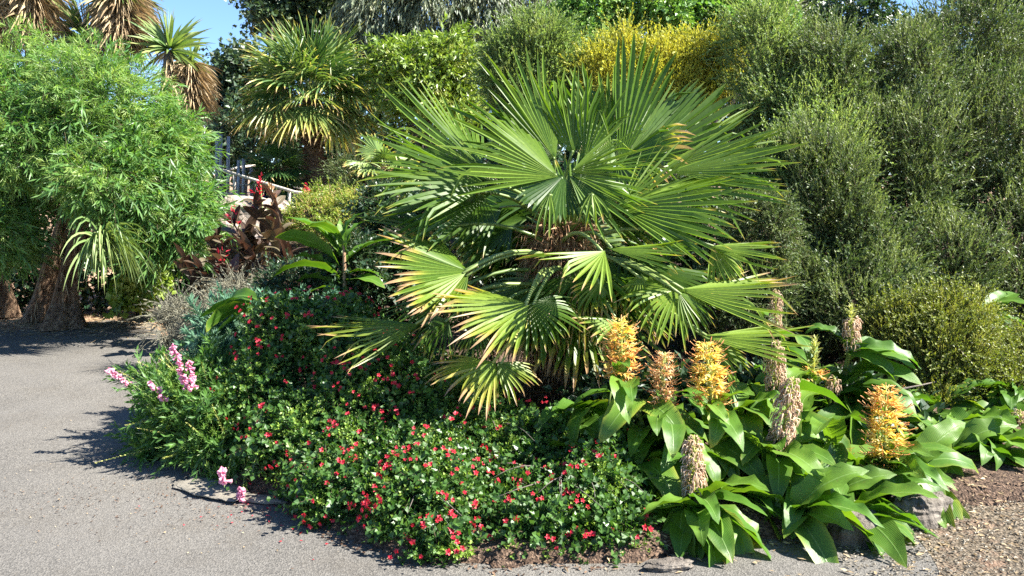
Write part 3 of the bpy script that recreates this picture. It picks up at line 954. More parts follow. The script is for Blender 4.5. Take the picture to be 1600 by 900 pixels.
F(1098, 524, 4.6, 1175, 585, 4.5, 0.8, 0.6, bz=0.6, spread=90, nseg=16, dry=0.3, droop=0.2, tint=0.7, yellow=0.3)
F(960, 500, 4.6, 925, 540, 4.5, 0.8, 0.6, bz=0.65, spread=160, nseg=18, dry=0.45, droop=0.7, tint=0.9, yellow=.2)
F(968, 500, 4.4, 895, 498, 4.3, 0.95, 0.3, bz=0.65, spread=80, nseg=13, dry=0.5, droop=0.2, tint=0.9)
F(745, 295, 4.85, 728, 360, 4.8, 0.4, 0.9, spread=110, nseg=15, dry=0.05, droop=0.9, tint=0.4, fused=0.2)
F(860, 300, 4.5, 845, 370, 4.4, 0.4, 0.9, spread=50, nseg=5, dry=0.3, droop=1.0, tint=0.7, fused=0.2)
F(925, 300, 4.5, 935, 360, 4.4, 0.4, 0.9, spread=80, nseg=6, dry=0.5, droop=1.0, tint=0.8, fused=0.2)
F(1075, 300, 4.8, 1125, 352, 4.8, 0.5, 0.8, spread=100, nseg=13, dry=0.3, droop=0.9, tint=0.95, fused=0.25)
F(1010, 315, 4.9, 1050, 360, 4.9, 0.5, 0.8, spread=110, nseg=13, dry=0.3, droop=0.9, tint=0.8, fused=0.25)
F(940, 440, 4.55, 905, 490, 4.5, 0.5, 0.8, bz=0.8, spread=120, nseg=12, dry=0.6, droop=0.8, tint=0.6, fused=.3)
F(1000, 430, 4.6, 1015, 500, 4.5, 0.5, 0.8, bz=0.8, spread=130, nseg=14, dry=0.4, droop=0.9, tint=0.8, fused=.3)
F(700, 500, 4.6, 640, 545, 4.5, 0.6, 0.8, bz=0.6, spread=130, nseg=16, dry=0.7, droop=0.9, tint=0.3, fused=0.25)
F(745, 510, 4.5, 735, 570, 4.4, 0.6, 0.8, bz=0.6, spread=110, nseg=13, dry=0.8, droop=0.9, tint=0.4, fused=0.25)
F(690, 470, 4.8, 590, 500, 4.7, 0.8, 0.6, bz=0.7, spread=120, nseg=20, dry=0.2, droop=0.25, tint=0.2, fused=.3)
F(680, 360, 4.9, 560, 330, 4.9, 0.9, 0.5, bz=0.8, spread=110, nseg=20, dry=0.1, droop=0.15, tint=0.2, fused=.3)
# -- the ones behind and inside the crown, tinted darker to paint its inner shade
random.seed(5)
for i in range(40):
    az_ = random.uniform(-0.15, PI + 0.15) if i < 34 else random.uniform(PI, 2 * PI)
    e_ = random.choice([-0.5, -0.25, 0.0, 0.15, 0.35, 0.6, 0.9]) + random.uniform(-.1, .1)
    if az_ > PI:
        e_ = min(e_, 0.05)
    d = A3(math.cos(az_) * math.cos(e_), math.sin(az_) * math.cos(e_), math.sin(e_))
    hz = pb + (ptop - pb) * random.uniform(0.62, 1.0)
    rr_ = 0.62 if az_ < PI else 0.42
    h = hz + d * random.uniform(0.5, 0.9) * rr_
    tip = h + unit(d + A3(0, 0, -0.25)) * random.uniform(0.5, 0.68)
    f = unit(A3(0, 0, 1) + d * 0.35 + A3(0, -0.3, 0))
    frond(palm, hz, h, tip, f, spread=random.uniform(170, 230), nseg=30, dry=random.choice([0.1, 0.3, 0.6]), droop=random.uniform(0.15, 0.6), tint=random.uniform(0.1, 0.6), R=9)
for i in range(16):
    az_ = random.choice([random.uniform(PI * 0.95, PI * 1.32), random.uniform(PI * 1.66, PI * 2.05)])
    e_ = random.uniform(-.7, .1)
    d = A3(math.cos(az_) * math.cos(e_), math.sin(az_) * math.cos(e_), math.sin(e_))
    hz = pb + (ptop - pb) * random.uniform(0.45, .95)
    h = hz + d * random.uniform(0.25, 0.45)
    tip = h + unit(d + A3(0, 0, -0.5)) * random.uniform(0.4, 0.55)
    frond(palm, hz, h, tip, unit(A3(0, 0, 1) + d * .6), spread=random.uniform(130, 200), nseg=20, dry=random.choice([0.3, 0.6, .9]), droop=random.uniform(0.5, 1.2), tint=random.uniform(0.1, 0.7), R=9, fused=.25)
for i in range(8):
    az_ = random.choice([random.uniform(PI * 1.0, PI * 1.4), random.uniform(PI * 1.6, PI * 2.0)])
    d = A3(math.cos(az_) * .5, math.sin(az_) * .5, -.85)
    hz = pb + (ptop - pb) * random.uniform(0.4, .9)
    h = hz + A3(math.cos(az_), math.sin(az_), -.2) * random.uniform(0.22, 0.36)
    frond(palm, hz, h, h + unit(d) * random.uniform(.35, .5), unit(A3(math.cos(az_), math.sin(az_), .4)), spread=random.uniform(60, 120), nseg=16, dry=1.0, yellow=random.choice([1.2, 2.4]), droop=.9, kink=.5, tint=.3, R=9, fused=.15, label='withered brown hanging frond')
# dead hanging leaf strips round the trunk
mb = MB()
n = 420
a = rng.uniform(PI * 0.9, 2.1 * PI, n)
h = rng.uniform(0.15, 1.0, n)
P = pb + (ptop - pb) * h[:, None] + np.stack([np.cos(a), np.sin(a), a * 0], 1) * rng.uniform(0.12, 0.26, n)[:, None]
shoots(mb, P, np.stack([np.cos(a), np.sin(a), rng.normal(-1.3, 0.5, n)], 1), 0.18, 5, 0.10, 0.007, angle=25, droop=0.6, tint=(0.1, 1.0), stem_w=0.005)
part('dead_fibre', mb, ['dead', 'fibre'], palm, stuff=True, smooth=False)


def simple_palm(name, label, base, top, n, pet, L, r0, mat, elev=(-0.9, 1.35), dry=(0.1, 0.8), nseg=24, trunk=True, group=None, yellow_low=0.9, seed=1, azr=(0, 2 * PI), tint=(0.2, 0.8), droop=(0.2, 0.7), wmul=1.1, fused=.4):
    random.seed(seed)
    root = thing(name, label, 'palm', tuple(base), group)
    if trunk:
        fibrous_trunk(root, base, top, r0, r0 * 0.9, 'bark', 900, 0.12)
    for i in range(n):
        q = i / (n - 1)
        e_ = elev[1] + (elev[0] - elev[1]) * q + random.uniform(-.12, .12)
        a_ = azr[0] + ((i * 2.39996) % (2 * PI)) / (2 * PI) * (azr[1] - azr[0]) + random.uniform(-.2, .2)
        d = A3(math.cos(a_) * math.cos(e_), math.sin(a_) * math.cos(e_), math.sin(e_))
        b = np.asarray(top) + A3(0, 0, -0.15 * q)
        h = b + d * pet * random.uniform(0.8, 1.15)
        tip = h + unit(d + A3(0, 0, -0.2 - 0.5 * q)) * L * random.uniform(0.85, 1.1)
        f = unit(A3(0, 0, 1) * math.cos(e_) - A3(math.cos(a_), math.sin(a_), 0) * math.sin(e_) + A3(0, -.05, .05))
        lowness = max(0, (q - 0.6) / 0.4)
        frond(root, b, h, tip, f, spread=random.uniform(190, 250), nseg=nseg, mat=mat, R=8,
              dry=dry[0] + (dry[1] - dry[0]) * q, yellow=yellow_low * lowness, droop=droop[0] + (droop[1] - droop[0]) * q, tint=tint[0] + (tint[1] - tint[0]) * random.random(), petw=0.010, wmul=wmul, fused=fused, kink=0.15)
    return root


b2 = at(492, 330, 12.3)
simple_palm('fan_palm', 'tall fan palm behind the handrail with ringed brown trunk and yellowing lower fans', b2, at(487, 156, 12.3), 56, 0.55, 0.80, 0.165, 'palm_far', seed=3, elev=(-0.30, 1.4), tint=(0.2, .9), droop=(0.10, 0.8), yellow_low=0.9, dry=(0.1, 0.8), nseg=30, wmul=.8, fused=.28)
simple_palm('fan_palm', 'low yellow-green fan palm between the tall palm and the big palm', at(600, 330, 10.8), at(600, 262, 10.8), 15, 0.25, 0.42, 0.08, 'palm_far', seed=8, elev=(-0.5, 1.0), yellow_low=1.0, tint=(0.6, 1), dry=(0.3, 0.8))
simple_palm('fan_palm', 'small dark fan palm in the shade under the tall palm', at(434, 330, 11.9), at(434, 262, 11.9), 20, 0.18, 0.40, 0.08, 'palm_far', seed=9, elev=(-0.7, 1.2), yellow_low=0.0, tint=(0, 0.3), dry=(0, 0.1))


# ------------------------------------------------------------------ cordylines (cabbage trees)
def swords(mb, C, n, L, W, e0, e1, droop, mat=0, tint=(0.2, 0.9), dry=0.0, az0=0, az1=2 * PI, R=7, core=0.05):
    a = rng.uniform(az0, az1, n)
    e_ = rng.uniform(e0, e1, n)
    d = np.stack([np.cos(a) * np.cos(e_), np.sin(a) * np.cos(e_), np.sin(e_)], 1)
    t = np.linspace(0, 1, R)
    Ls = L * rng.uniform(0.65, 1.15, n)
    dirs = d[:, None, :] + np.zeros((1, R, 1))
    dirs[..., 2] -= droop * rng.uniform(0.5, 1.6, n)[:, None] * t[None] ** 1.3
    dirs = unit(dirs)
    step = (Ls / (R - 1))[:, None, None]
    C = np.broadcast_to(np.asarray(C, float), (n, 3))
    pos = np.concatenate([np.zeros((n, 1, 3)), np.cumsum((dirs[:, 1:] + dirs[:, :-1]) / 2 * step, 1)], 1) + (C + d * core)[:, None, :]
    side = unit(np.cross(dirs, np.stack([np.cos(a + 1.3 + rng.normal(0, .6, n)), np.sin(a + 1.3), a * 0 + .6], 1)[:, None, :]))
    w = W * 0.5 * (np.sin(PI * np.clip(t * 0.8 + 0.14, 0, 1)) ** 0.7 * (1 - t ** 4) + 0.02)
    nn = np.cross(side, dirs)
    V = np.stack([pos - side * w[None, :, None], pos - nn * (w * .35)[None, :, None], pos + side * w[None, :, None]], 2)
    idx = np.arange(n * R * 3).reshape(n, R, 3)
    T = []
    for j in (0, 1):
        A, B, Cc, Dd = idx[:, :-1, j], idx[:, :-1, j + 1], idx[:, 1:, j + 1], idx[:, 1:, j]
        T += [np.stack([A, B, Cc], -1).reshape(-1, 3), np.stack([A, Cc, Dd], -1).reshape(-1, 3)]
    tv = np.repeat(rng.uniform(*tint, n), R * 3)
    dv = (dry * rng.uniform(0, 1.5, n)[:, None, None] * (t[None, :, None] ** 2) + np.zeros((1, 1, 3))).ravel()
    mb.add(V.reshape(-1, 3), np.concatenate(T), mat, tv, dv)


def cordyline(label, base, heads, group='cabbage trees behind the feathery shrub'):
    root = thing('cabbage_tree', label, 'tree', tuple(base), group)
    tb = MB()
    for (c, hl, gn, sk, skl) in heads:
        tube(tb, curve_pts(base, c, 0, 8, rng.normal(0, .08, 3)), np.linspace(0.13, 0.07, 8), 0, 8)
    part('trunk', tb, ['bark_grey'], root)
    for (c, hl, gn, sk, skl) in heads:
        if gn:
            hb = MB()
            swords(hb, c, gn, hl, 0.045, -0.5, 1.5, 0.45, dry=0.3)
            part('leaf_head', hb, ['strap'], root, smooth=False)
        if sk:
            sb = MB()
            for zz in np.linspace(0.0, 0.45, 4):
                swords(sb, c - A3(0, 0, zz), sk // 4, skl, 0.03, -1.1, 0.1, 1.1, tint=(0.05, 1))
            part('dead_skirt', sb, ['dead'], root, stuff=True, smooth=False)
    return root


CG = 'cabbage trees behind the feathery shrub'
cordyline('cabbage tree at the top left corner, mostly brown dead skirt of hanging leaves', at(40, 400, 11.6),
          [(at(50, -25, 11.6), 0.75, 90, 900, 0.6), (at(-20, -5, 11.4), 0.7, 60, 600, 0.6)])
cordyline('cabbage tree with its green head cut by the top edge and a long brown skirt', at(190, 420, 11.8),
          [(at(190, -8, 11.8), 0.62, 150, 1200, 0.62), (at(135, 60, 11.9), 0.7, 130, 160, 0.5)])
cordyline('cabbage tree with spiky green head against the blue sky and tan skirt', at(262, 430, 11.9),
          [(at(265, 78, 11.7), 0.58, 130, 60, 0.4), (at(298, 100, 12.0), 0.34, 50, 1000, 0.45)])

# ------------------------------------------------------------------ far trees
bush('oak_tree', 'dark broad-leaved tree against the sky behind the tall fan palm', 'tree',
     [E(455, 0, 24, 65, 1.6, 70), E(510, -30, 24, 80, 1.6, 80), E(430, 30, 23, 30, .9, 28), E(520, 55, 24, 60, 1.3, 45)], at(480, 400, 24), 'oak', 2600, 0.55, 12, 0.14, 0.075, kind='blade', limbs=16, limb_r=0.16, trunk='bark_grey', lumpf=1.0, jitter=0.7, zmin=1, angle=60)
bush('oak_tree', 'smaller dark loose tree rising beside the patch of blue sky', 'tree',
     [E(372, 110, 20, 34, .8, 38), E(350, 170, 20, 42, .9, 50), E(395, 150, 20, 40, .8, 70), E(330, 215, 19, 45, .9, 50)], at(370, 400, 20), 'oak', 1500, 0.45, 10, 0.12, 0.065, limbs=14, limb_r=0.09, trunk='bark_grey', lumpf=1.4, jitter=0.8, zmin=1, depth=0.5, angle=60)
bush('gum_tree', 'large grey-green gum tree with drooping leaves along the top edge', 'tree',
     [E(600, 20, 20, 70, 1.5, 75), E(680, 10, 20, 75, 1.5, 85), E(760, 20, 20, 60, 1.4, 90), E(640, 100, 19.5, 90, 1.2, 50), E(840, -5, 21, 60, 1.4, 70), E(555, 100, 19.5, 60, 1, 40)], at(680, 400, 20), 'gum', 4200, 0.5, 14, 0.15, 0.028, up=-0.35, droop=0.55, leaf_droop=0.7, limbs=18, limb_r=0.14, trunk='bark_grey', lumpf=1.2, jitter=0.5, zmin=1, angle=35)
bush('gum_tree', 'dark distant tree with sky showing through at the top right', 'tree',
     [E(1240, 20, 22, 40, 1.0, 55), E(1320, 40, 22, 90, 1.2, 60), E(1560, 20, 22, 70, 1.2, 70), E(1640, 60, 22, 80, 1.2, 90), E(1440, 60, 22, 50, 1.2, 40)], at(1440, 400, 22), 'dark', 2200, 0.5, 12, 0.14, 0.05, up=-0.1, droop=0.4, limbs=16, limb_r=0.12, trunk='bark_grey', lumpf=1.3, jitter=0.6, zmin=1, depth=0.6, angle=50)
bush('leafy_tree', 'bright green broad-leaved tree filling the top edge above the yellow shrub', 'tree',
     [E(930, 30, 14, 70, .9, 60), E(1010, 20, 14, 75, .9, 55), E(1100, 30, 14.5, 80, .9, 60), E(1190, 40, 14.5, 60, .9, 45), E(905, 80, 13.8, 50, .8, 50)], at(1020, 330, 14), 'bright', 3300, 0.32, 12, 0.085, 0.042, kind='tri4', limbs=18, limb_r=0.08, trunk='bark_grey', lumpf=1.7, jitter=0.7, zmin=1, angle=60)
bush('leafy_tree', 'pale mauve-grey bare-twigged tree behind the bright tree at the top', 'tree',
     [E(1120, 5, 17, 60, .8, 40), E(1190, 15, 17, 60, .8, 40)], at(1150, 330, 17), 'grey', 900, 0.5, 9, 0.12, 0.014, limbs=20, limb_r=0.05, lumpf=2, jitter=0.6, zmin=1, inner=0)
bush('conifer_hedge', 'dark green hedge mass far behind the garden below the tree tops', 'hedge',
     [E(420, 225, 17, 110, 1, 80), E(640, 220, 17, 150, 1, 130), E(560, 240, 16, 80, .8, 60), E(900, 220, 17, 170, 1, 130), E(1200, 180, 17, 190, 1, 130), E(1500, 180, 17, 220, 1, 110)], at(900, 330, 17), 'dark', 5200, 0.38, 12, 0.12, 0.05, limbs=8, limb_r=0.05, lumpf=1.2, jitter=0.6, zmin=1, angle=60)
bush('pinnate_shrub', 'yellow-green shrub with arching feather-like leaves behind the big palm', 'shrub',
     [E(650, 105, 12, 48, .6, 38), E(702, 98, 12, 45, .6, 44), E(670, 160, 12, 75, .7, 40), E(612, 95, 12.2, 34, .5, 24)], at(680, 330, 12), 'lime', 1100, 0.36, 22, 0.085, 0.02, limbs=12, limb_r=0.04, lumpf=2.5, droop=0.4, jitter=0.6, angle=65, arrange='opposite')
bush('conical_shrub', 'upright grey-green needle-leaved shrub in front of the dark trees', 'shrub',
     [E(840, 80, 9.6, 52, .5, 50), E(800, 110, 9.6, 45, .5, 55), E(880, 120, 9.6, 45, .5, 50), E(850, 150, 9.5, 80, .5, 60), E(945, 110, 9.9, 30, .4, 60)], at(850, 330, 9.6), 'heath_pale', 4200, 0.26, 24, 0.034, 0.010, up=1.5, limbs=16, limb_r=0.03, lumpf=3, jitter=0.28, angle=28, kind='needle', droop=0.0)
bush('yellow_shrub', 'bright golden yellow twiggy shrub behind the top of the big palm', 'shrub',
     [E(1030, 110, 9.3, 60, .45, 42), E(1100, 105, 9.3, 55, .45, 48), E(950, 115, 9.3, 55, .45, 36), E(1010, 150, 9.2, 120, .5, 50), E(975, 80, 9.3, 22, .3, 34), E(915, 130, 9.3, 25, .3, 30)], at(1020, 330, 9.3), 'yellow', 5600, 0.24, 22, 0.032, 0.010, up=1.3, limbs=18, limb_r=0.025, lumpf=3, jitter=0.4, angle=32, kind='needle', droop=0.0)

# ------------------------------------------------------------------ big grey-green shrubs on the right
HB = dict(n=5200, length=0.25, M_leaves=26, leafL=0.030, leafW=0.010, tip_boost=0.28, up=1.0, limbs=26, limb_r=0.035, lumpf=3.6, jitter=0.45, angle=40, kind='needle', droop=0.02, lump=0.3, trunk='bark_grey')
def heath_mounds(x0, x1, y0, y1, n, seed):
    r = random.Random(seed)
    out = []
    for k in range(n):
        f = (k + r.random()) / n
        py = y0 + (y1 - y0) * f
        px = x0 + (x1 - x0) * ((k * 0.618 + r.uniform(-.12, .12)) % 1)
        Y = 6.75 + 2.1 * max(0.0, 1 - (py - 40) / 460) ** 1.1 + r.uniform(-.28, .28)
        q = r.uniform(0.75, 1.35)
        out.append(E(px, py, Y, 68 * q, .7 * q, 88 * q * r.uniform(.8, 1.2)))
    return out


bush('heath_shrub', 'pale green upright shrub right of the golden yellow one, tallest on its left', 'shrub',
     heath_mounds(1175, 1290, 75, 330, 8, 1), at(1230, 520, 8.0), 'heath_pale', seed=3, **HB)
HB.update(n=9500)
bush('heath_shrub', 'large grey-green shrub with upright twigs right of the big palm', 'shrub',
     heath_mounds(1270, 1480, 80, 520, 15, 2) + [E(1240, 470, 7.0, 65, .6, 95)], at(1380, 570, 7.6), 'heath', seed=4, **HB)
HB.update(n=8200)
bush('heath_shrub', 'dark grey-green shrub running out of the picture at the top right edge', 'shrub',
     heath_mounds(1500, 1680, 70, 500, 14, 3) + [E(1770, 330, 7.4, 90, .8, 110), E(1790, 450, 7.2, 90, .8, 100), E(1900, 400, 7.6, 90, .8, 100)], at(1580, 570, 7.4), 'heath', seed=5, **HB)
bush('golden_heath', 'low yellow-green fine-leaved shrub behind the ginger at the right', 'shrub',
     [E(1470, 560, 5.6, 85, .38, 85), E(1395, 540, 5.8, 55, .3, 80), E(1555, 600, 5.5, 70, .35, 60), E(1480, 500, 5.7, 75, .3, 50), E(1600, 570, 5.6, 40, .3, 60), E(1450, 620, 5.4, 50, .3, 35), E(1590, 640, 5.6, 50, .3, 30)], at(1480, 690, 5.7), 'olive', 5200, 0.17, 28, 0.016, 0.0075, up=1.1, limbs=16, limb_r=0.014, lumpf=5, jitter=0.5, angle=45, kind='needle', droop=0.02, seed=6)
bush('olive_shrub', 'olive-brown fine-leaved shrub tucked behind the right side of the big palm', 'shrub',
     [E(1190, 360, 6.4, 60, .4, 70), E(1160, 470, 6.3, 90, .4, 90), E(1250, 480, 6.5, 60, .4, 100)], at(1190, 600, 6.4), 'heath', 2600, 0.14, 24, 0.022, 0.008, up=0.6, limbs=12, limb_r=0.02, lumpf=4, jitter=0.5, angle=45, kind='needle', seed=7)
bush('shade_fill_shrub', 'added dark green shrub, shade put into its leaf colour, directly behind the big palm', 'shrub',  # fill shrub, dark leaf colour stands in for shade between the fronds
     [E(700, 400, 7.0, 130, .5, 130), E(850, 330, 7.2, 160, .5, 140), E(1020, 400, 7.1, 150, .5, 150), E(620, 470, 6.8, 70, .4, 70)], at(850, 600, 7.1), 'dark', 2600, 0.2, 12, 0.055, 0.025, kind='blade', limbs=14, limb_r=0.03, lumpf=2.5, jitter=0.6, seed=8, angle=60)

# ------------------------------------------------------------------ the feathery shrub on the left
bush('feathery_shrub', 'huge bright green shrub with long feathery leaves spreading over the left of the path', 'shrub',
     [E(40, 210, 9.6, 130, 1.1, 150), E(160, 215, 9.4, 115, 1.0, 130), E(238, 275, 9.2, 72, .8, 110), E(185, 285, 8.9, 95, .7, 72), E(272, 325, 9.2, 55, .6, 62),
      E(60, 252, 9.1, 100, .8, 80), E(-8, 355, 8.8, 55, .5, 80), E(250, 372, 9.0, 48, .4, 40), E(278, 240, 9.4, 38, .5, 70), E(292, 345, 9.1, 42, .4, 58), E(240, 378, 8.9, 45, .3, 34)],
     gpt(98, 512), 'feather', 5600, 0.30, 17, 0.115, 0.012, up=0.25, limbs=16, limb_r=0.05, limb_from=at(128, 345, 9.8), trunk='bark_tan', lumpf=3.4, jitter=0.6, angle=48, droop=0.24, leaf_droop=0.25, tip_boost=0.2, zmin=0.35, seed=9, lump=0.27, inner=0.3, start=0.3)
# trunks beneath it
def strip_trunk(label, pts, rads, seed):
    root = thing('cabbage_tree', label, 'tree', tuple(pts[0]))
    mb = MB()
    P = np.array(pts)
    t = np.linspace(0, 1, 26)
    k = np.linspace(0, 1, len(P))
    Q = np.stack([np.interp(t, k, P[:, j]) for j in range(3)], 1)
    r = np.interp(t, k, rads)
    sides = 26
    V = []
    a = np.arange(sides) * 2 * PI / sides
    rr = np.random.default_rng(seed)
    fl = 1 + 0.16 * np.sin(a * 3 + 1) + 0.09 * np.sin(a * 7 + rr.uniform(0, 6)) + 0.05 * np.sin(a * 13)
    for i in range(26):
        f = 1 + (fl - 1) * (0.6 + 1.4 * (1 - t[i]) ** 2)
        V.append(Q[i] + np.stack([np.cos(a + t[i] * .5) * r[i] * f, np.sin(a + t[i] * .5) * r[i] * f, a * 0], 1))
    V = np.concatenate(V)
    T = []
    for i in range(25):
        for j in range(sides):
            p, q = i * sides + j, i * sides + (j + 1) % sides
            T += [(p, q, q + sides), (p, q + sides, p + sides)]
    mb.add(V, T)
    part('trunk', mb, ['bark_tan'], root)
    sb = MB()
    n = 260
    h = rng.random(n) ** 0.8
    aa = rng.uniform(0, 2 * PI, n)
    C = np.stack([np.interp(h, k, P[:, j]) for j in range(3)], 1)
    R_ = np.interp(h, k, rads)
    out = np.stack([np.cos(aa), np.sin(aa), aa * 0], 1)
    ok = out[:, 0] < 0.1
    swords_P = (C + out * R_[:, None] * 1.0)[ok]
    stamp(sb, 'blade', swords_P, (out * 0.25 + np.stack([rng.normal(0, .2, n), rng.normal(0, .2, n), -np.ones(n)], 1))[ok], out[ok], rng.uniform(.12, .4, ok.sum()), 0.014, 0, rng.random(ok.sum()))
    part('bark_strips', sb, ['dead'], root, stuff=True, smooth=False)
    return root


strip_trunk('thick sunlit tan trunk standing at the path end under the feathery shrub',
            [gpt(98, 512), at(100, 470, 9.9), at(108, 420, 9.8), at(125, 365, 9.8), at(138, 300, 9.8)], [0.22, 0.14, 0.115, 0.10, 0.08], 1)
strip_trunk('second trunk wrapped in peeling reddish bark strips, left of the sunlit trunk',
            [gpt(60, 500), at(68, 455, 10.3), at(82, 400, 10.2), at(100, 340, 10.2)], [0.2, 0.11, 0.09, 0.08], 2)
strip_trunk('dark trunk half hidden at the left edge under the low branches',
            [gpt(5, 495), at(0, 440, 10.4), at(-5, 380, 10.4)], [0.16, 0.1, 0.08], 3)
# strap leaf clump hanging beside the trunk
r_ = thing('strap_leaf_plant', 'clump of long pale green strap leaves hanging beside the sunlit trunk', 'plant', tuple(at(165, 352, 9.3)))
mb = MB()
swords(mb, at(162, 385, 8.3), 150, 0.66, 0.022, 0.1, 1.25, 3.4, tint=(0.4, 1), az0=-PI * 0.6, az1=0.3, dry=0.2, R=9)
part('strap_leaves', mb, ['strap'], r_, smooth=False)
mb = MB()
tube(mb, [at(135, 330, 9.7), at(150, 350, 9.0), at(162, 387, 8.15)], [0.06, 0.05, 0.045], 0, 8)
part('stem', mb, ['bark_grey'], r_)
r_ = thing('strap_leaf_plant', 'shaded arching strap leaves just left of the reddish trunk', 'plant', tuple(at(25, 430, 9.8)))
mb = MB()
swords(mb, at(30, 400, 9.8), 60, 0.6, 0.03, -0.2, 0.9, 1.2, tint=(0.0, .4))
part('strap_leaves', mb, ['strap'], r_, smooth=False)

bush('hydrangea', 'leafy yellow-green shrub with rounded leaves right of the hanging strap leaves', 'shrub',
     [E(215, 445, 9.6, 26, .22, 32), E(222, 405, 9.8, 24, .2, 30), E(205, 470, 9.6, 20, .2, 18), E(240, 430, 9.9, 20, .2, 30)], gpt(215, 490), 'lime', 420, 0.14, 7, 0.075, 0.062, kind='oval', limbs=8, limb_r=0.012, stemmat='stem_green', lumpf=4, seed=11, angle=65)
bush('shade_fill_hedge', 'added dark-leaved undergrowth painting the shaded hollow behind the trunks at the end of the path', 'shrub',  # dark leaf colour put in for the shaded hollow under the canopy
     [E(20, 440, 11.2, 80, .4, 60), E(150, 430, 11.2, 110, .4, 70), E(270, 400, 11.0, 60, .4, 80), E(70, 350, 11.2, 130, .4, 70), E(-140, 390, 11.2, 130, .5, 110), E(-330, 380, 11.2, 130, .5, 120)], at(150, 488, 11.3), 'dark', 3600, 0.25, 10, 0.075, 0.035, limbs=8, limb_r=0.02, lumpf=2.5, seed=12, angle=60)

# ------------------------------------------------------------------ rail, posts and sheet on the terrace
def beam(name, a, b, r, mat, label, cat, group=None, sides=8):
    a, b = np.asarray(a, float), np.asarray(b, float)
    root = bpy.data.objects.new(name, None)
    mbb = MB()
    tube(mbb, [a, (a + b) / 2, b], r, 0, sides)
    o = bpy.data.objects.new(name, mbb.mesh(name, [mat], a, True))
    bpy.data.objects.remove(root)
    COL.objects.link(o)
    o.location = a
    o['label'] = label
    o['category'] = cat
    if group:
        o['group'] = group
    return o


hr = thing('handrail', 'pale timber handrail sloping down to the right below the tall fan palm', 'handrail', tuple(at(330, 300, 11.4)))
mb = MB()
tube(mb, [at(335, 262, 11.6), at(400, 282, 11.3), at(460, 300, 11.0), at(510, 308, 10.8)], 0.022, 0, 8)
part('rail', mb, ['rail'], hr)
mb = MB()
tube(mb, [at(340, 300, 11.6), at(470, 322, 11.0), at(510, 326, 10.8)], 0.014, 0, 6)
part('lower_rail', mb, ['steel'], hr)
for px, t_, b_ in ((366, 272, 305), (424, 289, 325), (452, 298, 335), (500, 306, 335)):
    mb = MB()
    Yp = 11.6 - (px - 335) / 175 * 0.8
    tube(mb, [at(px, t_, Yp), at(px, b_, Yp)], 0.022, 0, 6)
    part('post', mb, ['rail'], hr)
hr = thing('handrail', 'second thinner rail further back running level behind the sloping one', 'handrail', tuple(at(340, 300, 13)))
mb = MB()
tube(mb, [at(345, 268, 13), at(372, 262, 13.4), at(398, 258, 13.8)], 0.022, 0, 6)
part('rail', mb, ['rail'], hr)
mb = MB()
tube(mb, [at(340, 290, 13), at(420, 288, 13.2), at(520, 300, 13.4)], 0.016, 0, 6)
part('lower_rail', mb, ['rail'], hr)
posts = [(317, 196, 232, 12.5, 'short steel post half hidden by the feathery shrub'), (338, 205, 275, 12.3, 'tallest grey steel post at the left of the group'),
         (344, 210, 280, 12.6, 'thin steel post directly beside the tallest one'), (356, 213, 300, 12.9, 'single steel post between the two pairs'),
         (372, 250, 305, 12.1, 'thick grey steel post by the sloping rail'), (380, 248, 305, 12.4, 'steel post right of the thick one'),
         (392, 262, 308, 12.6, 'steel post left of the small dark palm'), (422, 262, 310, 12.8, 'steel post behind the small dark palm'),
         (440, 285, 320, 12.4, 'short steel post behind the sloping rail near the boulders'), (452, 283, 320, 12.8, 'steel post nearest the tall palm trunk')]
for px, t_, b_, Yp, lb in posts:
    beam('steel_post', at(px, b_ + 40, Yp), at(px + 1, t_, Yp), 0.026, 'steel', lb, 'post', 'steel posts behind the handrail')
# navy sheet
r_ = thing('blue_cover', 'dark navy blue sheet lying low behind the handrail beside the tall palm', 'cover', tuple(at(445, 312, 11.8)))
mb = MB()
u = np.linspace(0, 1, 24)
v = np.linspace(0, 1, 10)
c0, c1, c2, c3 = at(408, 312, 11.7), at(478, 318, 11.5), at(475, 296, 12.0), at(425, 292, 12.2)
V = np.array([((c0 * (1 - a) + c1 * a) * (1 - b) + (c3 * (1 - a) + c2 * a) * b) + A3(0, 0, 0.05 * math.sin(a * 9 + b * 3)) for b in v for a in u])
i = (np.arange(9)[:, None] * 24 + np.arange(23)[None]).ravel()
mb.add(V, np.concatenate([np.stack([i, i + 1, i + 25], 1), np.stack([i, i + 25, i + 24], 1)]))
mb.add(V - A3(0, 0, 0.03), np.concatenate([np.stack([i, i + 25, i + 1], 1), np.stack([i, i + 24, i + 25], 1)]))
part('sheet', mb, ['blue'], r_)

# ------------------------------------------------------------------ mid left planting
bush('stonecrop_shrub', 'low yellow-green shrub with pinkish tips below the tall palm trunk', 'shrub',
     [E(500, 340, 9.4, 60, .35, 40), E(560, 330, 9.3, 50, .35, 40), E(450, 350, 9.5, 30, .3, 25), E(540, 365, 9.1, 60, .35, 35), E(520, 312, 9.8, 50, .3, 25)], at(510, 395, 9.4), 'lime', 2000, 0.13, 18, 0.026, 0.009, up=0.8, limbs=10, limb_r=0.015, lumpf=4, seed=13, angle=45, stemmat='peach', tip_boost=0.3)
bush('fine_shrub', 'wispy grey-green shrub beside the tall palm trunk on its right', 'shrub',
     [E(560, 290, 10.6, 40, .3, 30), E(610, 330, 10.2, 50, .3, 50), E(540, 265, 11.2, 30, .3, 22)], at(570, 350, 10.6), 'heath', 1200, 0.2, 18, 0.03, 0.006, up=1.0, limbs=8, limb_r=0.015, lumpf=3, seed=14, angle=40, kind='needle')


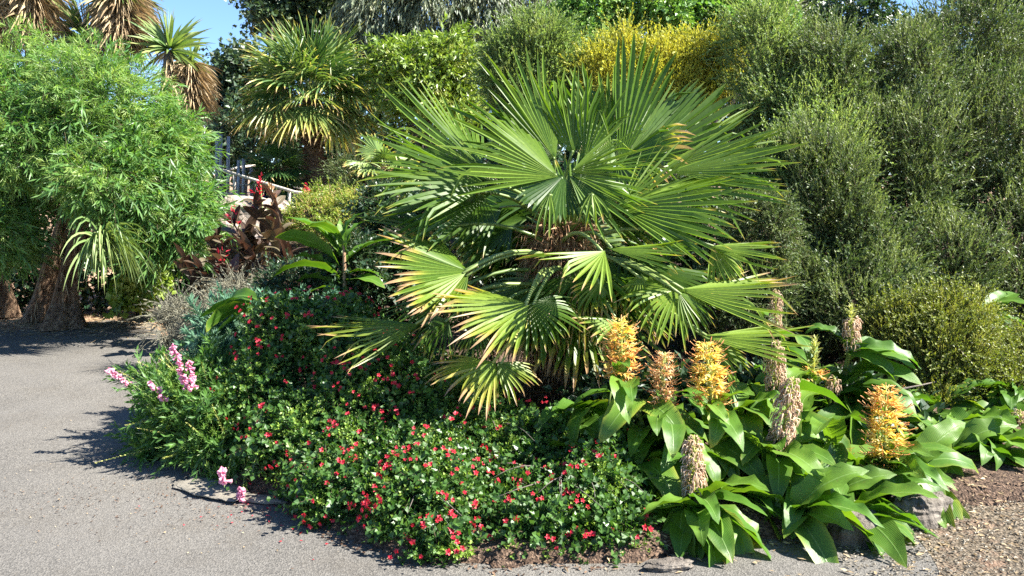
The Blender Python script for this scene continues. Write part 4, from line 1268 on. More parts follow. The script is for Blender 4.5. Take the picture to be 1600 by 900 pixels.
# broad shared leaf meshes ------------------------------------------------
def lance(nm, mat, L=1.0, W=0.26, pitch=0.6, curl=1.6, fold=0.35, wave=0.02, blunt=0.75, seed=0, tint=0.5, dry=0.0, R=13, roll=0.0, bendx=0.0, tear=False):
    """broad leaf growing along +Y from the origin, tip bending down"""
    r = np.random.default_rng(seed)
    u = np.linspace(0, 1, R)
    ph = pitch - curl * u ** 1.2
    dirs = np.stack([np.sin(bendx * u), np.cos(ph) * np.cos(bendx * u), np.sin(ph)], 1)
    pos = np.concatenate([np.zeros((1, 3)), np.cumsum((dirs[1:] + dirs[:-1]) / 2 / (R - 1), 0)]) * L
    w = W * L * 0.5 * np.clip(np.sin(PI * np.clip(u, 0, 1) ** blunt), 0, 1) ** 0.75 + 0.004
    w[-1] = 0.0015
    cr = np.array([-1, -0.55, 0, 0.55, 1.0])
    fo = fold * (1 - 0.6 * u)
    p1, p2 = r.uniform(0, 6.28, 2)
    nrm = np.stack([u * 0, -np.sin(ph), np.cos(ph)], 1)
    V, uv, dr = [], [], []
    for i in range(R):
        ro = roll * u[i]
        for c in cr:
            ww = wave * L * math.sin((5.5 if c > 0 else 6.5) * PI * u[i] * 1.2 + (p1 if c > 0 else p2)) * abs(c) ** 1.5
            lat = w[i] * c * math.cos(fo[i])
            upv = w[i] * abs(c) * math.sin(fo[i]) + ww * min(1, w[i] * 12)
            side = A3(math.cos(ro), 0, 0) + nrm[i] * math.sin(ro)
            V.append(pos[i] + side * lat + nrm[i] * upv)
            uv.append((0.5 + c * 0.5, u[i]))
            dr.append(dry * (abs(c) ** 4 * 0.6 + smooth((u[i] - 0.86) / 0.12)) )
    T = []
    for i in range(R - 1):
        for j in range(4):
            a = i * 5 + j
            T += [(a, a + 1, a + 6), (a, a + 6, a + 5)]
    mb = MB()
    mb.add(V, T, 0, tint, np.array(dr), np.array(uv))
    # short leaf stalk
    return mb.mesh(nm, [mat])


G_LEAVES = [lance('leaf', 'ginger', 1, random.uniform(.28, .36), p, c, random.uniform(.2, .7), random.uniform(.012, .034), seed=i, tint=t, dry=dd, roll=ro, bendx=bx)
            for i, (p, c, t, dd, ro, bx) in enumerate([(.7, 1.3, .5, 0, .2, .1), (.5, 1.7, .4, .3, -.3, -.15), (.9, 2.0, .6, 0, .3, .2), (.3, 1.5, .3, .2, .0, -.1), (.6, 2.3, .7, .5, -.4, .2),
                                                      (.2, .9, .5, 0, .5, 0), (.9, 1.2, .8, 0, -.5, -.2), (.1, 1.7, .35, .4, .2, .15), (.5, 2.0, .9, 0, .6, -.2), (.4, 1.1, .6, .15, -.6, .1)])]
C_LEAVES = [lance('leaf', 'canna', 1, .38, p, c * .7, .3, .008, seed=20 + i, tint=t) for i, (p, c, t) in enumerate([(1.1, .9, .2), (.8, 1.4, .5), (.6, .9, .8), (1.2, .5, .4), (.9, 1.9, .9)])]


def leaf_at(nm, me, root, p, yaw, pitch, L, roll=0.0):
    m = Matrix.Translation(Vector(p)) @ Matrix.Rotation(yaw, 4, 'Z') @ Matrix.Rotation(pitch, 4, 'X') @ Matrix.Rotation(roll, 4, 'Y') @ Matrix.Diagonal((L, L, L, 1))
    return place(nm, me, root, m)


# flower spikes --------------------------------------------------------------
def floret_mesh(kind, seed):
    """one floret: axis along +Y away from the spike, z up"""
    r = np.random.default_rng(seed)
    mb = MB()

    def strap(p, d, z, L, W, mat, tint, k='blade'):
        stamp(mb, k, np.array([p], float), np.array([d], float), np.array([z], float), L, W, mat, tint)
    # bract hugging the flower
    strap((0, 0, 0), (0, 1, .75), (0, -.6, 1), 0.040, 0.009, 0, r.uniform(.3, .9), 'tri4')
    strap((0, 0, 0.001), (0.1, 1, .45), (0, -.4, 1), 0.03, 0.007, 0, r.uniform(.3, 1))
    if kind in ('yellow', 'orange', 'peach'):
        c = A3(0, .030, .014)
        for k in range(4):
            a = r.uniform(-1.2, 1.2)
            strap(c, (math.sin(a), math.cos(a) * .9, r.uniform(-.6, .6)), (r.normal(0, .3), -.5, 1), r.uniform(.022, .038), r.uniform(.006, .011), 1, r.random(), 'tri4')
        strap(c, (r.normal(0, .2), 1, .2), (0, 0, 1), .032, .011, 1, r.uniform(.3, 1), 'tri4')
        for k in range(1):
            d = A3(r.normal(0, .25), 1, r.uniform(-.1, .55))
            tube(mb, [c, c + unit(d) * .03, c + unit(d + A3(0, 0, .25)) * .052], [.0012, .001, .0016], 2, 4, r.random(), cap=False)
        if kind == 'peach':
            for k in range(2):
                strap(c, (r.normal(0, .5), .7, -.8), (0, 1, .5), r.uniform(.02, .04), .006, 1, r.random())
    elif kind == 'spent':
        c = A3(0, .024, .012)
        for k in range(3):
            d = A3(r.normal(0, .6), .8, r.uniform(-.8, .4))
            pts = [c, c + unit(d) * .018, c + unit(d + A3(0, 0, -1)) * .034]
            tube(mb, pts, [.0028, .0024, .001], 1, 4, r.random(), cap=False)
            strap(pts[1], (r.normal(0, .5), .3, -1), (0, 1, .3), .016, .006, 1, r.random())
    else:   # green: bracts only, longer
        strap((0, 0, 0), (0, 1, 1.0), (0, -.6, 1), 0.042, 0.009, 0, r.uniform(.3, .9), 'tri4')
        strap((0, .01, .01), (.2, 1, .8), (0, -.6, 1), 0.03, 0.006, 0, 1.0)
    mats = {'yellow': ['bract', 'fl_yellow', 'stamen'], 'orange': ['bract', 'fl_orange', 'stamen'], 'peach': ['bract', 'peach', 'stamen'], 'spent': ['bract', 'spent', 'stamen'], 'green': ['bract', 'bract', 'stamen']}[kind]
    return mb.mesh('floret', mats)


FLOR = {k: [floret_mesh(k, i + 7) for i in range(6)] for k in ('yellow', 'orange', 'peach', 'spent', 'green')}


def spike(root, base, top, kinds, width=1.0, n=None, label=None):
    base, top = np.asarray(base, float), np.asarray(top, float)
    H = np.linalg.norm(top - base)
    ax = unit(top - base)
    mb = MB()
    tube(mb, [base - ax * .03, base + ax * H * .5, top], [.009, .007, .003], 0, 6, .5)
    sp = part('flower_spike', mb, ['bract'], root, label=label)
    n = n or int(H * 330)
    width *= 1.38
    q = Vector(ax).to_track_quat('Z', 'Y').to_matrix().to_4x4()
    for i in range(n):
        t = (i + .5) / n
        kd = kinds[min(len(kinds) - 1, int(t * len(kinds)))]
        a = i * 2.39996 + random.uniform(-.35, .35)
        if random.random() < .07:
            continue
        s = width * (1.05 - 0.25 * abs(t - .45) ** 1.2 - 0.40 * max(0, t - .8) / .2) * random.uniform(.75, 1.15)
        m = Matrix.Translation(Vector(base + ax * H * t * .97)) @ q @ Matrix.Rotation(a, 4, 'Z') @ Matrix.Rotation(0.25 * max(0, t - .5) + random.uniform(-.45, .25), 4, 'X') @ Matrix.Diagonal((s, s, s, 1))
        o = place('floret', random.choice(FLOR[kd]), root, m)
        o.parent = sp
    return sp


def ginger(label, gx, gy, top, leaves, spk=None, kinds=None, width=1.0, Lr=(.36, .50), mat_l=None, leafset=None, seed=0, group='ginger lilies', name='ginger_lily', stem='stem_green', yaw0=None, lo=.2, spike_label=None, stem_r=.013, nfl=None, flat=0.0):
    """stem from the ground (gx, gy) to top, leaves alternating up it, optional spike on its end"""
    random.seed(seed)
    b = A3(gx, gy, gz(gx, gy) - .02)
    top = np.asarray(top, float)
    root = thing(name, label, name.replace('_', ' '), tuple(b), group)
    t = np.linspace(0, 1, 9)[:, None]
    mid = b * .55 + top * .45 + A3(0, 0, .28 * (top[2] - b[2]))
    mid[:2] = b[:2] * .75 + top[:2] * .25
    pts = (1 - t) ** 2 * b + 2 * t * (1 - t) * mid + t * t * top
    mb = MB()
    tube(mb, pts, np.linspace(stem_r, stem_r * .6, 9), 0, 7, .6)
    part('stem', mb, [stem], root)
    y0 = random.uniform(0, 6.28) if yaw0 is None else yaw0
    for i in range(leaves):
        q = lo + (1 - lo) * (i + .3) / leaves
        p = np.array([np.interp(q, t[:, 0], pts[:, j]) for j in range(3)])
        yaw = y0 + (i % 2) * PI + random.uniform(-.6, .6)
        if math.cos(yaw) > 0.2 and random.random() < .55:   # leaves lean to the open, sunny front
            yaw += PI + random.uniform(-.5, .5)
        L = random.uniform(*Lr) * (1 - .25 * max(0, q - .8) / .2)
        me = random.choice(leafset or G_LEAVES)
        leaf_at('leaf', me, root, p, yaw, random.uniform(-.25, .25) + .35 * (q - .5) - flat, L, random.uniform(-.45, .45))
    if spk is not None:
        spike(root, top - (np.asarray(spk) - top) * .05, spk, kinds, width, nfl, spike_label)
    return root


# (label, spike px, spike bottom py, spike top py, depth, ground px, ground depth offset, kinds, leaves, width, lean px)
GL = [
    ('ginger lily with orange-yellow spike, leftmost of the flowering row below the big palm', 971, 590, 500, 4.1, 1020, .1, ['orange', 'orange', 'yellow'], 6, 1.05, 0),
    ('ginger lily with peach fading spike between the orange and the bright yellow ones', 1037, 648, 550, 4.05, 1070, .1, ['peach'], 6, .85, 2),
    ('ginger lily with the brightest yellow spike, right of the peach one', 1107, 636, 534, 4.05, 1120, .15, ['orange', 'yellow', 'yellow', 'yellow'], 8, 1.1, -3),
    ('ginger lily with tan withered spike hanging lowest at the front above drooping leaves', 1084, 784, 680, 3.7, 1100, .0, ['spent'], 5, .95, 0),
    ('ginger lily with the longest withered cream spike in the middle of the clump', 1228, 708, 588, 3.95, 1215, .1, ['spent'], 8, 1.05, 12),
    ('ginger lily with withered spike standing just behind the longest one', 1212, 604, 533, 4.45, 1230, .1, ['spent'], 7, .95, 0),
    ('ginger lily with greenish cream spike and a few yellow flowers at its foot', 1272, 588, 526, 4.6, 1290, .1, ['orange', 'green', 'green', 'green', 'green'], 7, .9, 2),
    ('ginger lily with small pink-brown withered spike above two long arching leaves', 1330, 542, 474, 4.7, 1320, .1, ['spent', 'spent', 'green'], 5, .85, 0),
    ('ginger lily with the largest orange and yellow spike, rightmost of the clump', 1383, 732, 602, 4.0, 1345, .25, ['yellow', 'yellow', 'orange'], 8, 1.12, 2),
    ('ginger lily with short green spike low at the front near the grey rock', 1302, 810, 742, 3.85, 1265, .1, ['green'], 6, .85, 2),
    ('ginger lily with dry spike far back against the right side of the palm', 1212, 506, 452, 4.95, 1240, .1, ['spent'], 3, .7, 0),
    ('ginger lily with rust-coloured spike cut by the right edge of the picture', 1592, 690, 640, 4.9, 1600, .1, ['peach', 'spent'], 6, .8, 2),
    ('ginger lily with green bud spike at the top of bright leaves at the right edge', 1528, 480, 442, 6.1, 1540, .1, ['green'], 4, .75, 0),
    ('ginger lily with small green bud in the shade under the yellow-green shrub', 1462, 695, 658, 4.9, 1470, .1, ['green'], 5, .7, 0),
    ('ginger lily with few orange florets hidden behind the largest spike', 1312, 730, 690, 4.35, 1290, .1, ['orange'], 7, .7, 0),
    ('ginger lily with fading brown spike above the clump centre', 1302, 620, 590, 4.6, 1300, .1, ['spent'], 6, .7, 3),
]
for i, (lb, px, yb, yt, Yd, gpx, dy, kd, nl, wd, ln) in enumerate(GL):
    gx = (gpx - 800) / FPX * (Yd + dy)
    gl_ = Yd + dy
    ginger(lb, gx, gl_, at(px - ln, yb, Yd), nl + 3, at(px + ln, yt, Yd), kd, wd, seed=30 + i, lo=.1)
# leafy stems without flowers filling the clump
GF = [(955, 640, 4.35, 'left end of the clump beside the red flowers'), (1010, 690, 4.2, 'below the orange spike'), (1150, 640, 4.3, 'right of the brightest yellow spike'),
      (1160, 720, 4.05, 'between the two withered front spikes'), (1190, 790, 3.9, 'low above the shaded path edge'), (1250, 760, 3.95, 'beside the longest withered spike'),
      (1300, 690, 4.15, 'left of the largest orange spike'), (1420, 740, 4.2, 'under the largest orange spike'), (1250, 640, 4.4, 'behind the longest withered spike'), (1340, 790, 3.95, 'above the large grey rock'),
      (1480, 735, 4.45, 'stretching over the smaller grey rock'), (1540, 720, 4.55, 'near the right edge behind the gravel'), (1590, 745, 4.4, 'at the right edge hanging over the gravel'), (1500, 690, 4.8, 'in front of the yellow-green shrub'),
      (1570, 690, 4.9, 'further back at the right edge'), (1110, 690, 4.2, 'under the brightest yellow spike'), (1380, 650, 4.6, 'behind the largest orange spike'), (1130, 780, 3.95, 'beside the lowest withered spike'), (1215, 690, 4.1, 'clump centre with upright leaves'), (1330, 600, 4.75, 'below the two long arching leaves'),
      (1060, 740, 4.05, 'in the shade left of the lowest withered spike'), (1390, 770, 4.05, 'left of the smaller grey rock'), (1180, 600, 4.7, 'under the tip of the lowest palm fan'), (1430, 700, 4.6, 'in shade under the yellow-green shrub'),
      (1050, 650, 4.6, 'in shade behind the peach spike'), (1480, 640, 5.1, 'deep in shade behind the right-hand stems'), (1280, 790, 3.85, 'low behind the short green spike'), (1170, 830, 3.75, 'lowest at the path edge'), (1600, 640, 5.2, 'at the far right edge behind the rust spike'),
      (1110, 810, 3.62, 'bending over the path left of the short green spike'), (1230, 810, 3.62, 'hanging over the path edge below the longest withered spike'), (1320, 815, 3.66, 'hanging in front of the large grey rock'),
      (1000, 730, 3.95, 'shaded beside the right-hand sage bush'), (1440, 780, 4.0, 'leaning out over the smaller grey rock')]
for i, (px, py, Yd, wh) in enumerate(GF):
    p = at(px, py, Yd)
    ginger('flowerless ginger lily stem, ' + wh, p[0] + random.uniform(-.1, .1), Yd + .12, p, 10, seed=70 + i, Lr=(.38, .56), flat=.05, lo=.05)

random.seed(77)
# single leaves one can pick out, each on its own stem
hero = [('ginger lily with big leaves drooping to the path at the front', 1.02, 3.75, at(1070, 790, 3.75),
         [(1068, 790, 3.62, 2.85, -.75, .46, 3, .35), (1080, 792, 3.58, 3.3, -.95, .48, 0, -.3), (1088, 790, 3.62, 3.8, -.85, .44, 7, .3), (1060, 786, 3.7, 2.4, -.7, .42, 9, .3)]),
        ('ginger lily with two long glossy leaves arching right above the shrub', 2.05, 4.75, at(1330, 548, 4.7),
         [(1325, 540, 4.7, -1.5, .0, .40, 5, .3), (1328, 548, 4.68, -1.75, -.3, .44, 0, .5), (1322, 545, 4.7, 1.2, .3, .3, 2, 0), (1322, 552, 4.7, -2.3, -.1, .34, 3, .4)]),
        ('ginger lily with a single bright upright leaf at the right edge', 3.6, 6.1, at(1535, 505, 6.05),
         [(1530, 492, 6.0, -1.2, .45, .52, 5, .6), (1530, 500, 6.0, -2.0, -.2, .34, 0, .2)]),
        ('ginger lily with long leaves trailing over the grey rock onto the gravel', 1.75, 4.05, at(1250, 760, 3.9),
         [(1225, 770, 3.8, -2.0, -.6, .46, 0, .2), (1240, 775, 3.75, -2.3, -.75, .50, 3, .3), (1270, 770, 3.85, -1.7, -.45, .44, 9, -.3), (1235, 720, 3.85, 2.9, -.9, .40, 3, .2), (1190, 740, 3.85, 3.1, -.9, .36, 1, .2)]),
        ('ginger lily with flat pale leaves at the left end below the palm trunk', .85, 4.3, at(950, 640, 4.2),
         [(955, 612, 4.2, 1.5, -.2, .24, 5, .2), (985, 640, 4.15, 2.4, -.5, .3, 2, .4), (975, 660, 4.15, 1.9, -.7, .3, 4, 0), (1000, 680, 4.1, 2.7, -.7, .32, 9, .3)])]
for lb, gx, gy, top, lv in hero:
    b = A3(gx, gy, gz(gx, gy) - .02)
    root = thing('ginger_lily', lb, 'ginger lily', tuple(b), 'ginger lilies')
    mb = MB()
    tube(mb, curve_pts(b, top, 0, 8, A3(0, .04, .03)), np.linspace(.015, .008, 8), 0, 7)
    part('stem', mb, ['stem_green'], root)
    for (px, py, Yd, yaw, pit, L, li, ro) in lv:
        p = at(px, py, Yd)
        # join the leaf to the stem with its own stalk
        o = leaf_at('leaf', G_LEAVES[li], root, p, yaw, pit, L, ro)
        sb = MB()
        tube(sb, [top, (top + p) / 2 + A3(0, 0, .01), p], [.007, .006, .005], 0, 5)
        so = part('stalk', sb, ['stem_green'], root)

# left: pale-stemmed ginger with upright leaves, and a low one
b = at(535, 500, 6.3); b[2] = gz(b[0], b[1])
root = thing('ginger_lily', 'upright ginger plant with orange-brown stem and broad leaves left of the big palm', 'ginger lily', tuple(b))
top = at(537, 372, 6.3)
mb = MB(); tube(mb, curve_pts(b, top, 0, 7, A3(.01, 0, 0)), np.linspace(.022, .012, 7), 0, 8, .8)
part('stem', mb, ['fibre'], root)
for (px, py, yaw, pit, L, li, ro) in [(530, 400, 1.2, .75, .60, 5, .5), (530, 415, 1.4, .5, .62, 9, .5), (532, 435, 1.7, .35, .6, 3, .3), (530, 445, 1.3, .35, .55, 0, .5), (536, 390, .1, 1.0, .26, 6, 0), (540, 395, -.7, .8, .34, 0, 0),
                                     (538, 380, -1.3, .9, .32, 0, .3), (530, 450, 2.0, -.2, .42, 1, 0), (540, 430, -1.6, .2, .36, 3, 0), (534, 470, 1.9, -.5, .34, 9, 0), (533, 400, .7, .8, .45, 9, .2), (532, 395, 1.0, .9, .5, 3, -.2), (540, 410, -1.1, .6, .45, 5, .2), (530, 460, 1.2, .1, .5, 0, .5), (538, 440, -1.9, .0, .4, 9, 0), (534, 380, 2.2, .6, .4, 1, .2)]:
    leaf_at('leaf', G_LEAVES[li], root, at(px, py, 6.3), yaw, pit, L, ro)
b = at(400, 560, 5.5); b[2] = gz(b[0], b[1])
root = thing('ginger_lily', 'low ginger plant with folded bright leaves above the blue-green spurge', 'ginger lily', tuple(b))
top = at(400, 482, 5.4)
mb = MB(); tube(mb, curve_pts(b, top, 0, 6), .013, 0, 7)
part('stem', mb, ['stem_green'], root)
for (px, py, yaw, pit, L, li, ro) in [(395, 476, 1.45, -.1, .40, 5, .8), (402, 482, 1.7, -.25, .42, 1, .6), (405, 470, -1.4, -.1, .30, 5, .8), (395, 488, 2.1, -.4, .38, 5, .5), (402, 468, 1.2, .1, .36, 3, -.6)]:
    leaf_at('leaf', G_LEAVES[li], root, at(px, py, 5.4), yaw, pit, L, ro)

# bronze cannas
CN = [(285, 425, 8.4, 'bronze-leaved canna nearest the feathery shrub at the path side'), (325, 400, 8.5, 'bronze-leaved canna second from the path side'), (365, 370, 8.6, 'bronze-leaved canna below the pinkish boulder'),
      (400, 340, 8.5, 'tallest bronze-leaved canna with a red flower spike'), (425, 330, 8.4, 'dark canna with salmon flower beside the low pinkish shrub'), (385, 410, 8.1, 'bronze-leaved canna low in front of the tallest one'),
      (345, 435, 8.0, 'bronze canna with red leaf above the grey grass'), (310, 440, 8.0, 'low bronze canna behind the grey grass'),
      (350, 405, 8.3, 'bronze canna in the middle of the patch below the boulders'), (418, 375, 8.2, 'dark canna right of the tallest one'), (440, 420, 8.0, 'lowest dark canna beside the upright ginger'), (385, 385, 8.7, 'bronze canna with dull green lit leaves behind the others')]
for i, (px, py, Yd, lb) in enumerate(CN):
    random.seed(200 + i)
    top = at(px, py - 22, Yd)
    gx, gy = top[0] + .15, Yd + .1
    root = ginger(lb, gx, gy, top, 20, seed=200 + i, Lr=(.20, .34), leafset=C_LEAVES, group='bronze cannas', name='canna', stem='canna', lo=.05)
    if i in (3, 4, 6, 2):
        mb = MB()
        P = top + A3(0, 0, .05) + rng.normal(0, .035, (16, 3)) * A3(.6, .6, 2.2)
        stamp(mb, 'tri4', P, rand_unit(16) + A3(0, 0, .8), rand_unit(16), .07, .035, 0, rng.random(16))
        tube(mb, [top - A3(0, 0, .05), top + A3(0, 0, .15)], .006, 1, 5)
        part('flower', mb, ['red' if i != 4 else 'peach', 'canna'], root, stuff=True, smooth=False)
for px, py, Yd, lb in ((407, 288, 8.9, 'slim red flower spike rising in front of the handrail'), (479, 302, 9.6, 'pinkish red flower spike in front of the tall palm trunk'), (575, 300, 9.6, 'faint red flower spike at the left tips of the big palm')):
    p = at(px, py, Yd)
    b = A3(p[0] + .05, p[1], gz(p[0], p[1]))
    root = thing('red_flower', lb, 'flower', tuple(b), 'red flower spikes on the terrace')
    mb = MB(); tube(mb, [b, p], .008, 0, 5); part('stem', mb, ['stem_green'], root)
    mb = MB()
    P = p + rng.normal(0, 1, (34, 3)) * A3(.018, .018, .055)
    stamp(mb, 'tri4', P, rand_unit(34) + A3(0, 0, .5), rand_unit(34), .045, .022, 0, rng.random(34))
    part('flower_spike', mb, ['red'], root, stuff=True, smooth=False)

# grey wispy grass / lavender
def wisps(name, label, cat, ells, mat, n, L, gx, gy, up=1.0, seed=1, leafL=.03, leafW=.004, M_=12, angle=20, **kw):
    b = (gx, gy, gz(gx, gy))
    return bush(name, label, cat, ells, b, mat, n, L, M_, leafL, leafW, up=up, limbs=0 or 6, limb_r=.008, seed=seed, angle=angle, kind='blade', stemmat='grey', inner=.3, **kw)


p = gpt(290, 540)
wisps('grey_grass', 'wispy grey-brown plant leaning over the path edge below the cannas', 'plant', [E(275, 490, 7.4, 34, .2, 30), E(315, 505, 7.0, 35, .2, 26), E(262, 520, 6.9, 18, .15, 10)], 'grey', 650, .24, -3.1, 7.6, seed=21)
wisps('grey_grass', 'grey feathery plant between the cannas and the upright ginger', 'plant', [E(375, 455, 7.2, 45, .2, 22), E(430, 455, 7.2, 40, .2, 24), E(340, 470, 7.0, 30, .2, 14)], 'grey', 600, .22, -2.6, 7.4, seed=22)
bush('dark_low_foliage', 'dark fine foliage under the upright ginger left of the big palm', 'plant', [E(470, 450, 6.8, 70, .3, 45), E(560, 430, 6.6, 60, .3, 70), E(590, 340, 7.2, 40, .3, 60)], A3(-1.6, 6.9, gz(-1.6, 6.9)), 'dark', 1500, .14, 12, .04, .012, limbs=8, limb_r=.012, seed=23, lumpf=4)

bush('dark_low_foliage', 'shaded ginger leaves behind the flowering row, the shade put into a dark leaf colour', 'plant', [E(950, 640, 4.75, 60, .25, 60), E(1060, 640, 4.9, 90, .3, 60), E(1180, 640, 5.0, 90, .3, 60), E(1300, 640, 5.1, 90, .3, 60), E(1420, 690, 5.0, 90, .3, 40), E(1540, 690, 5.2, 90, .3, 50)], A3(1.6, 5.0, gz(1.6, 5.0)), 'dark', 2200, .16, 8, .07, .03, limbs=8, limb_r=.012, seed=26, lumpf=4, angle=60)  # dark leaves added to paint the shade behind the ginger
# blue-green spurge
bush('spurge', 'blue-green spurge with whorled rosettes beside the red flowers', 'plant',
     [E(365, 515, 5.7, 50, .2, 42), E(425, 500, 5.9, 55, .2, 34), E(345, 550, 5.4, 32, .2, 38), E(490, 495, 5.9, 40, .2, 26), E(330, 520, 5.7, 26, .2, 36)], A3(-2.0, 6.0, gz(-2., 6.)), 'spurge', 300, .14, 60, .06, .010, up=1.3, limbs=14, limb_r=.008, seed=24, lumpf=5, jitter=.35, angle=75, stemmat='stem_green', tip_boost=.35, start=.3, tip_small=.2, inner=.5)

# penstemon with pink flower spikes
pen = bush('penstemon', 'bushy narrow-leaved plant with pink flower spikes spilling over the path', 'plant',
           [E(290, 640, 4.9, 60, .3, 70), E(340, 670, 4.7, 65, .3, 70), E(250, 690, 4.9, 45, .25, 30), E(380, 640, 4.9, 60, .3, 80), E(240, 600, 5.2, 30, .2, 35), E(330, 590, 5.1, 50, .25, 40), E(370, 730, 4.45, 45, .2, 25)],
           A3(-1.75, 4.85, gz(-1.75, 4.85)), 'penst', 1250, .17, 26, .045, .009, up=.8, limbs=14, limb_r=.006, seed=25, lumpf=5, jitter=.5, angle=45, stemmat='stem_green', tip_boost=.25, start=.1)


def pink_spike(root, a, b, n, s, mat='pink', r=.018):
    a, b = np.asarray(a), np.asarray(b)
    m = MB(); tube(m, [a, (a + b) / 2, b], [.003, .003, .001], 0, 5)
    st = part('flower_stem', m, ['stem_green'], root)
    me_ = PBELL
    for i in range(n):
        t = (i + .5) / n
        an = random.uniform(0, 6.28)
        p = a + (b - a) * t
        m4 = Matrix.Translation(Vector(p)) @ Matrix.Rotation(an, 4, 'Z') @ Matrix.Rotation(random.uniform(-.9, -.2), 4, 'X') @ Matrix.Scale(s * random.uniform(.8, 1.2), 4)
        o = place('bell', me_, root, m4)
        o.parent = st


mb = MB()   # a bell flower: flared tube with five lobes
a = np.arange(6) * 2 * PI / 6
ring = lambda y, r_: np.stack([np.cos(a) * r_, a * 0 + y, np.sin(a) * r_], 1)
V = np.concatenate([ring(0, .12), ring(.45, .2), ring(.85, .26), ring(1.0, .46)])
T = []
for i in range(3):
    for j in range(6):
        p_, q_ = i * 6 + j, i * 6 + (j + 1) % 6
        T += [(p_, q_, q_ + 6), (p_, q_ + 6, p_ + 6)]
V[18::2] *= A3(.8, 1.06, .8)
mb.add(V, T, 0, np.repeat([.3, .5, .7, .9], 6))
PBELL = mb.mesh('bell', ['pink'])
random.seed(9)
pink_spike(pen, at(290, 604, 4.55), at(270, 536, 4.6), 46, .028)
pink_spike(pen, at(302, 606, 4.5), at(294, 562, 4.55), 24, .028)
pink_spike(pen, at(258, 626, 4.55), at(236, 594, 4.6), 24, .026)
pink_spike(pen, at(202, 598, 4.8), at(168, 574, 4.8), 30, .026)
pink_spike(pen, at(352, 752, 4.1), at(346, 728, 4.1), 14, .03)
pink_spike(pen, at(378, 776, 4.05), at(373, 760, 4.0), 18, .028)
for p0_, p1_, Ya, Yb in (((372, 690), (352, 752), 4.45, 4.1), ((392, 705), (378, 776), 4.4, 4.05), ((262, 655), (202, 598), 4.8, 4.8), ((300, 660), (290, 604), 4.7, 4.55)):
    mb = MB()
    tube(mb, curve_pts(at(*p0_, Ya), at(*p1_, Yb), 0, 6, A3(0, 0, .03)), .0035, 0, 5, .7)
    part('flower_stem', mb, ['stem_green'], pen)
    mb = MB()
    A_, B_ = at(*p0_, Ya), at(*p1_, Yb)
    shoots(mb, A_[None], (B_ - A_)[None], np.linalg.norm(B_ - A_), 22, .045, .011, angle=50, droop=.0, tint=(.3, .9), stem_w=0, start=.1, jit=.05)
    part('stem_leaves', mb, ['penst', 'stem_green'], pen, stuff=True, smooth=False)
mb = MB()
S_ = [((300, 640), (200, 590), 5.0), ((330, 690), (228, 672), 4.9), ((320, 680), (180, 714), 4.85), ((300, 610), (245, 545), 5.1), ((290, 600), (218, 565), 5.2), ((280, 650), (205, 660), 4.9),
      ((340, 700), (290, 660), 4.7), ((310, 620), (262, 560), 5.05), ((340, 640), (310, 560), 5.0), ((300, 700), (255, 722), 4.7), ((270, 650), (232, 600), 4.95), ((360, 700), (335, 640), 4.7)]
for (p0, p1, Yd) in S_:
    A_, B_ = at(*p0, Yd - .1), at(*p1, Yd - .35)
    shoots(mb, A_[None], (B_ - A_)[None], np.linalg.norm(B_ - A_) / .97, 60, .017, .008, angle=50, droop=.0, tint=(.3, 1), stem_w=.005, start=.25, jit=.1)
part('seed_stalks', mb, ['seed', 'stem_green'], pen, stuff=True, smooth=False)
# bare pale stalk across it
mb = MB()
tube(mb, curve_pts(at(310, 686, 4.6), at(212, 677, 4.75), -.01, 6), [.003, .004, .004, .004, .003, .002], 0, 5, .9)
part('bare_stalk', mb, ['bract'], pen)

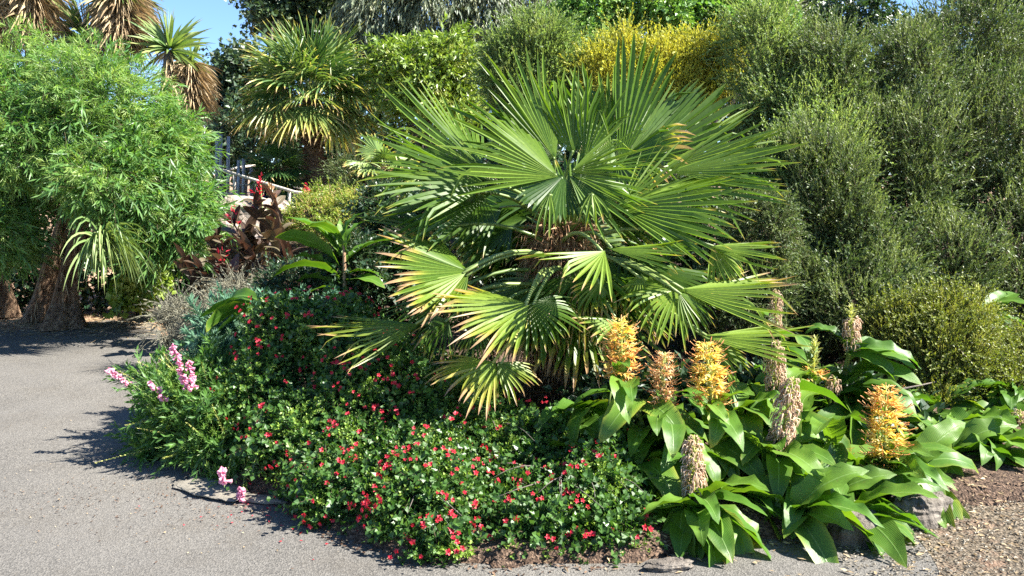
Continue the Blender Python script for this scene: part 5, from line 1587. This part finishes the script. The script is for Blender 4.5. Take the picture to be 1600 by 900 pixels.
# ------------------------------------------------------------------ red-flowered sage shrubs
mb = MB()   # one small two-lipped flower head, two blooms
for k in range(1):
    c = A3(.0, 0, 0)
    for j in range(5):
        an = j * 2 * PI / 5 + k
        dd = A3(math.cos(an), .35 + (.25 if j == 1 else 0), math.sin(an) * (1 if math.sin(an) < 0 else .6))
        stamp(mb, 'tri4', np.array([c]), np.array([dd]), np.array([[0, 1, .4]]), .62, .52, 0, .3 + .15 * j)
    stamp(mb, 'tri4', np.array([c - A3(0, .3, 0)]), np.array([[0., 1, .1]]), np.array([[0, 0, 1.]]), .5, .3, 1, .1)
SFLOWER = mb.mesh('flower', ['red', 'fibre'])
SG = 'red-flowered sage bushes'
SAL = [
    ('red-flowered sage bush at the back left between the spurge and the low dark palm fan', [E(450, 530, 5.2, 75, .4, 72), E(520, 512, 5.1, 70, .35, 64), E(410, 600, 4.9, 60, .35, 70), E(560, 580, 4.9, 70, .35, 80)], (-1.35, 5.2), 2000, 0, 120, 31),
    ('red-flowered sage bush beside the pink-flowered plant, reaching over dark mulch', [E(480, 680, 4.5, 75, .35, 75), E(560, 650, 4.6, 80, .35, 85), E(430, 690, 4.4, 40, .25, 50), E(620, 620, 4.7, 70, .3, 75), E(570, 710, 4.25, 90, .3, 65), E(500, 740, 4.15, 60, .25, 50)], (-.95, 4.65), 2500, 0, 120, 32),
    ('red-flowered sage bush spilling lowest onto the path in front of the big palm', [E(590, 775, 3.95, 95, .3, 70), E(670, 800, 3.75, 95, .28, 78), E(530, 770, 3.95, 55, .25, 58), E(700, 850, 3.58, 55, .2, 45), E(650, 730, 4.1, 95, .3, 65), E(625, 840, 3.62, 55, .15, 45), E(690, 866, 3.42, 75, .12, 40)], (-.55, 4.0), 3000, 0, 150, 33),
    ('red-flowered sage bush directly below the palm trunk', [E(740, 690, 4.5, 95, .35, 75), E(830, 705, 4.35, 90, .35, 68), E(680, 640, 4.6, 80, .35, 60), E(915, 715, 4.35, 70, .3, 65), E(800, 740, 4.15, 100, .25, 50), E(720, 600, 4.9, 80, .25, 40), E(620, 575, 5.0, 60, .25, 40)], (-.15, 4.55), 3000, 0, 75, 34),
    ('red-flowered sage bush nearest the big drooping ginger leaves with yellow-green shoots', [E(830, 830, 3.6, 90, .18, 56), E(940, 835, 3.6, 80, .18, 56), E(830, 805, 3.85, 85, .3, 75), E(925, 790, 3.85, 85, .32, 85), E(975, 830, 3.75, 50, .25, 62), E(900, 852, 3.6, 100, .17, 42), E(775, 810, 3.85, 60, .25, 65), E(960, 730, 4.1, 60, .2, 50), E(830, 862, 3.5, 75, .13, 38), E(985, 862, 3.5, 55, .13, 38), E(910, 872, 3.43, 70, .12, 32), E(790, 874, 3.43, 70, .12, 30), E(1010, 872, 3.46, 40, .1, 28)], (.3, 4.0), 4000, 0, 90, 35),
]
for i, (lb, ells, gxy, n, _, nf, sd) in enumerate(SAL):
    b = A3(gxy[0], gxy[1], gz(*gxy))
    root = bush('sage_bush', lb, 'bush', ells, b, 'salvia', n, .12, 14, .028, .018, group=SG, up=.55, limbs=16, limb_r=.006, seed=sd, lumpf=6, jitter=.6, angle=62, kind='tri4', arrange='opposite', stem_w=.0025, depth=.35, tip_boost=.28, start=.12, zmin=.03, lump=.2)
    random.seed(sd)
    # flowers stand clear of the leaves, loosely grouped
    P, Nn = shell(nf * 3, ells, .97, .2, .02, 6, sd, .03)
    keep = (noise3(P, 7, sd) > -.3)
    P, Nn = P[keep][:nf], Nn[keep][:nf]
    for p, nn_ in zip(P, Nn):
        d = Vector(unit(nn_ + A3(0, -.5, .1)))
        p = Vector(p) + Vector(nn_) * random.uniform(.03, .075)
        q = d.to_track_quat('Y', 'Z').to_matrix().to_4x4()
        s = random.uniform(.018, .029)
        place('flower', SFLOWER, root, Matrix.Translation(p) @ q @ Matrix.Rotation(random.uniform(0, 6.28), 4, 'Y') @ Matrix.Scale(s, 4))
        if random.random() < .25:
            place('flower', SFLOWER, root, Matrix.Translation(p + Vector((random.uniform(-.03, .03), random.uniform(-.02, .02), random.uniform(-.03, .03)))) @ q @ Matrix.Rotation(random.uniform(0, 6.28), 4, 'Y') @ Matrix.Scale(s, 4))

tot = sum(len(o.data.polygons) for o in SC.objects if o.type == 'MESH')
uni = sum(len(m.polygons) for m in bpy.data.meshes)
print('OBJECTS', len(SC.objects), 'faces', tot, 'unique', uni)
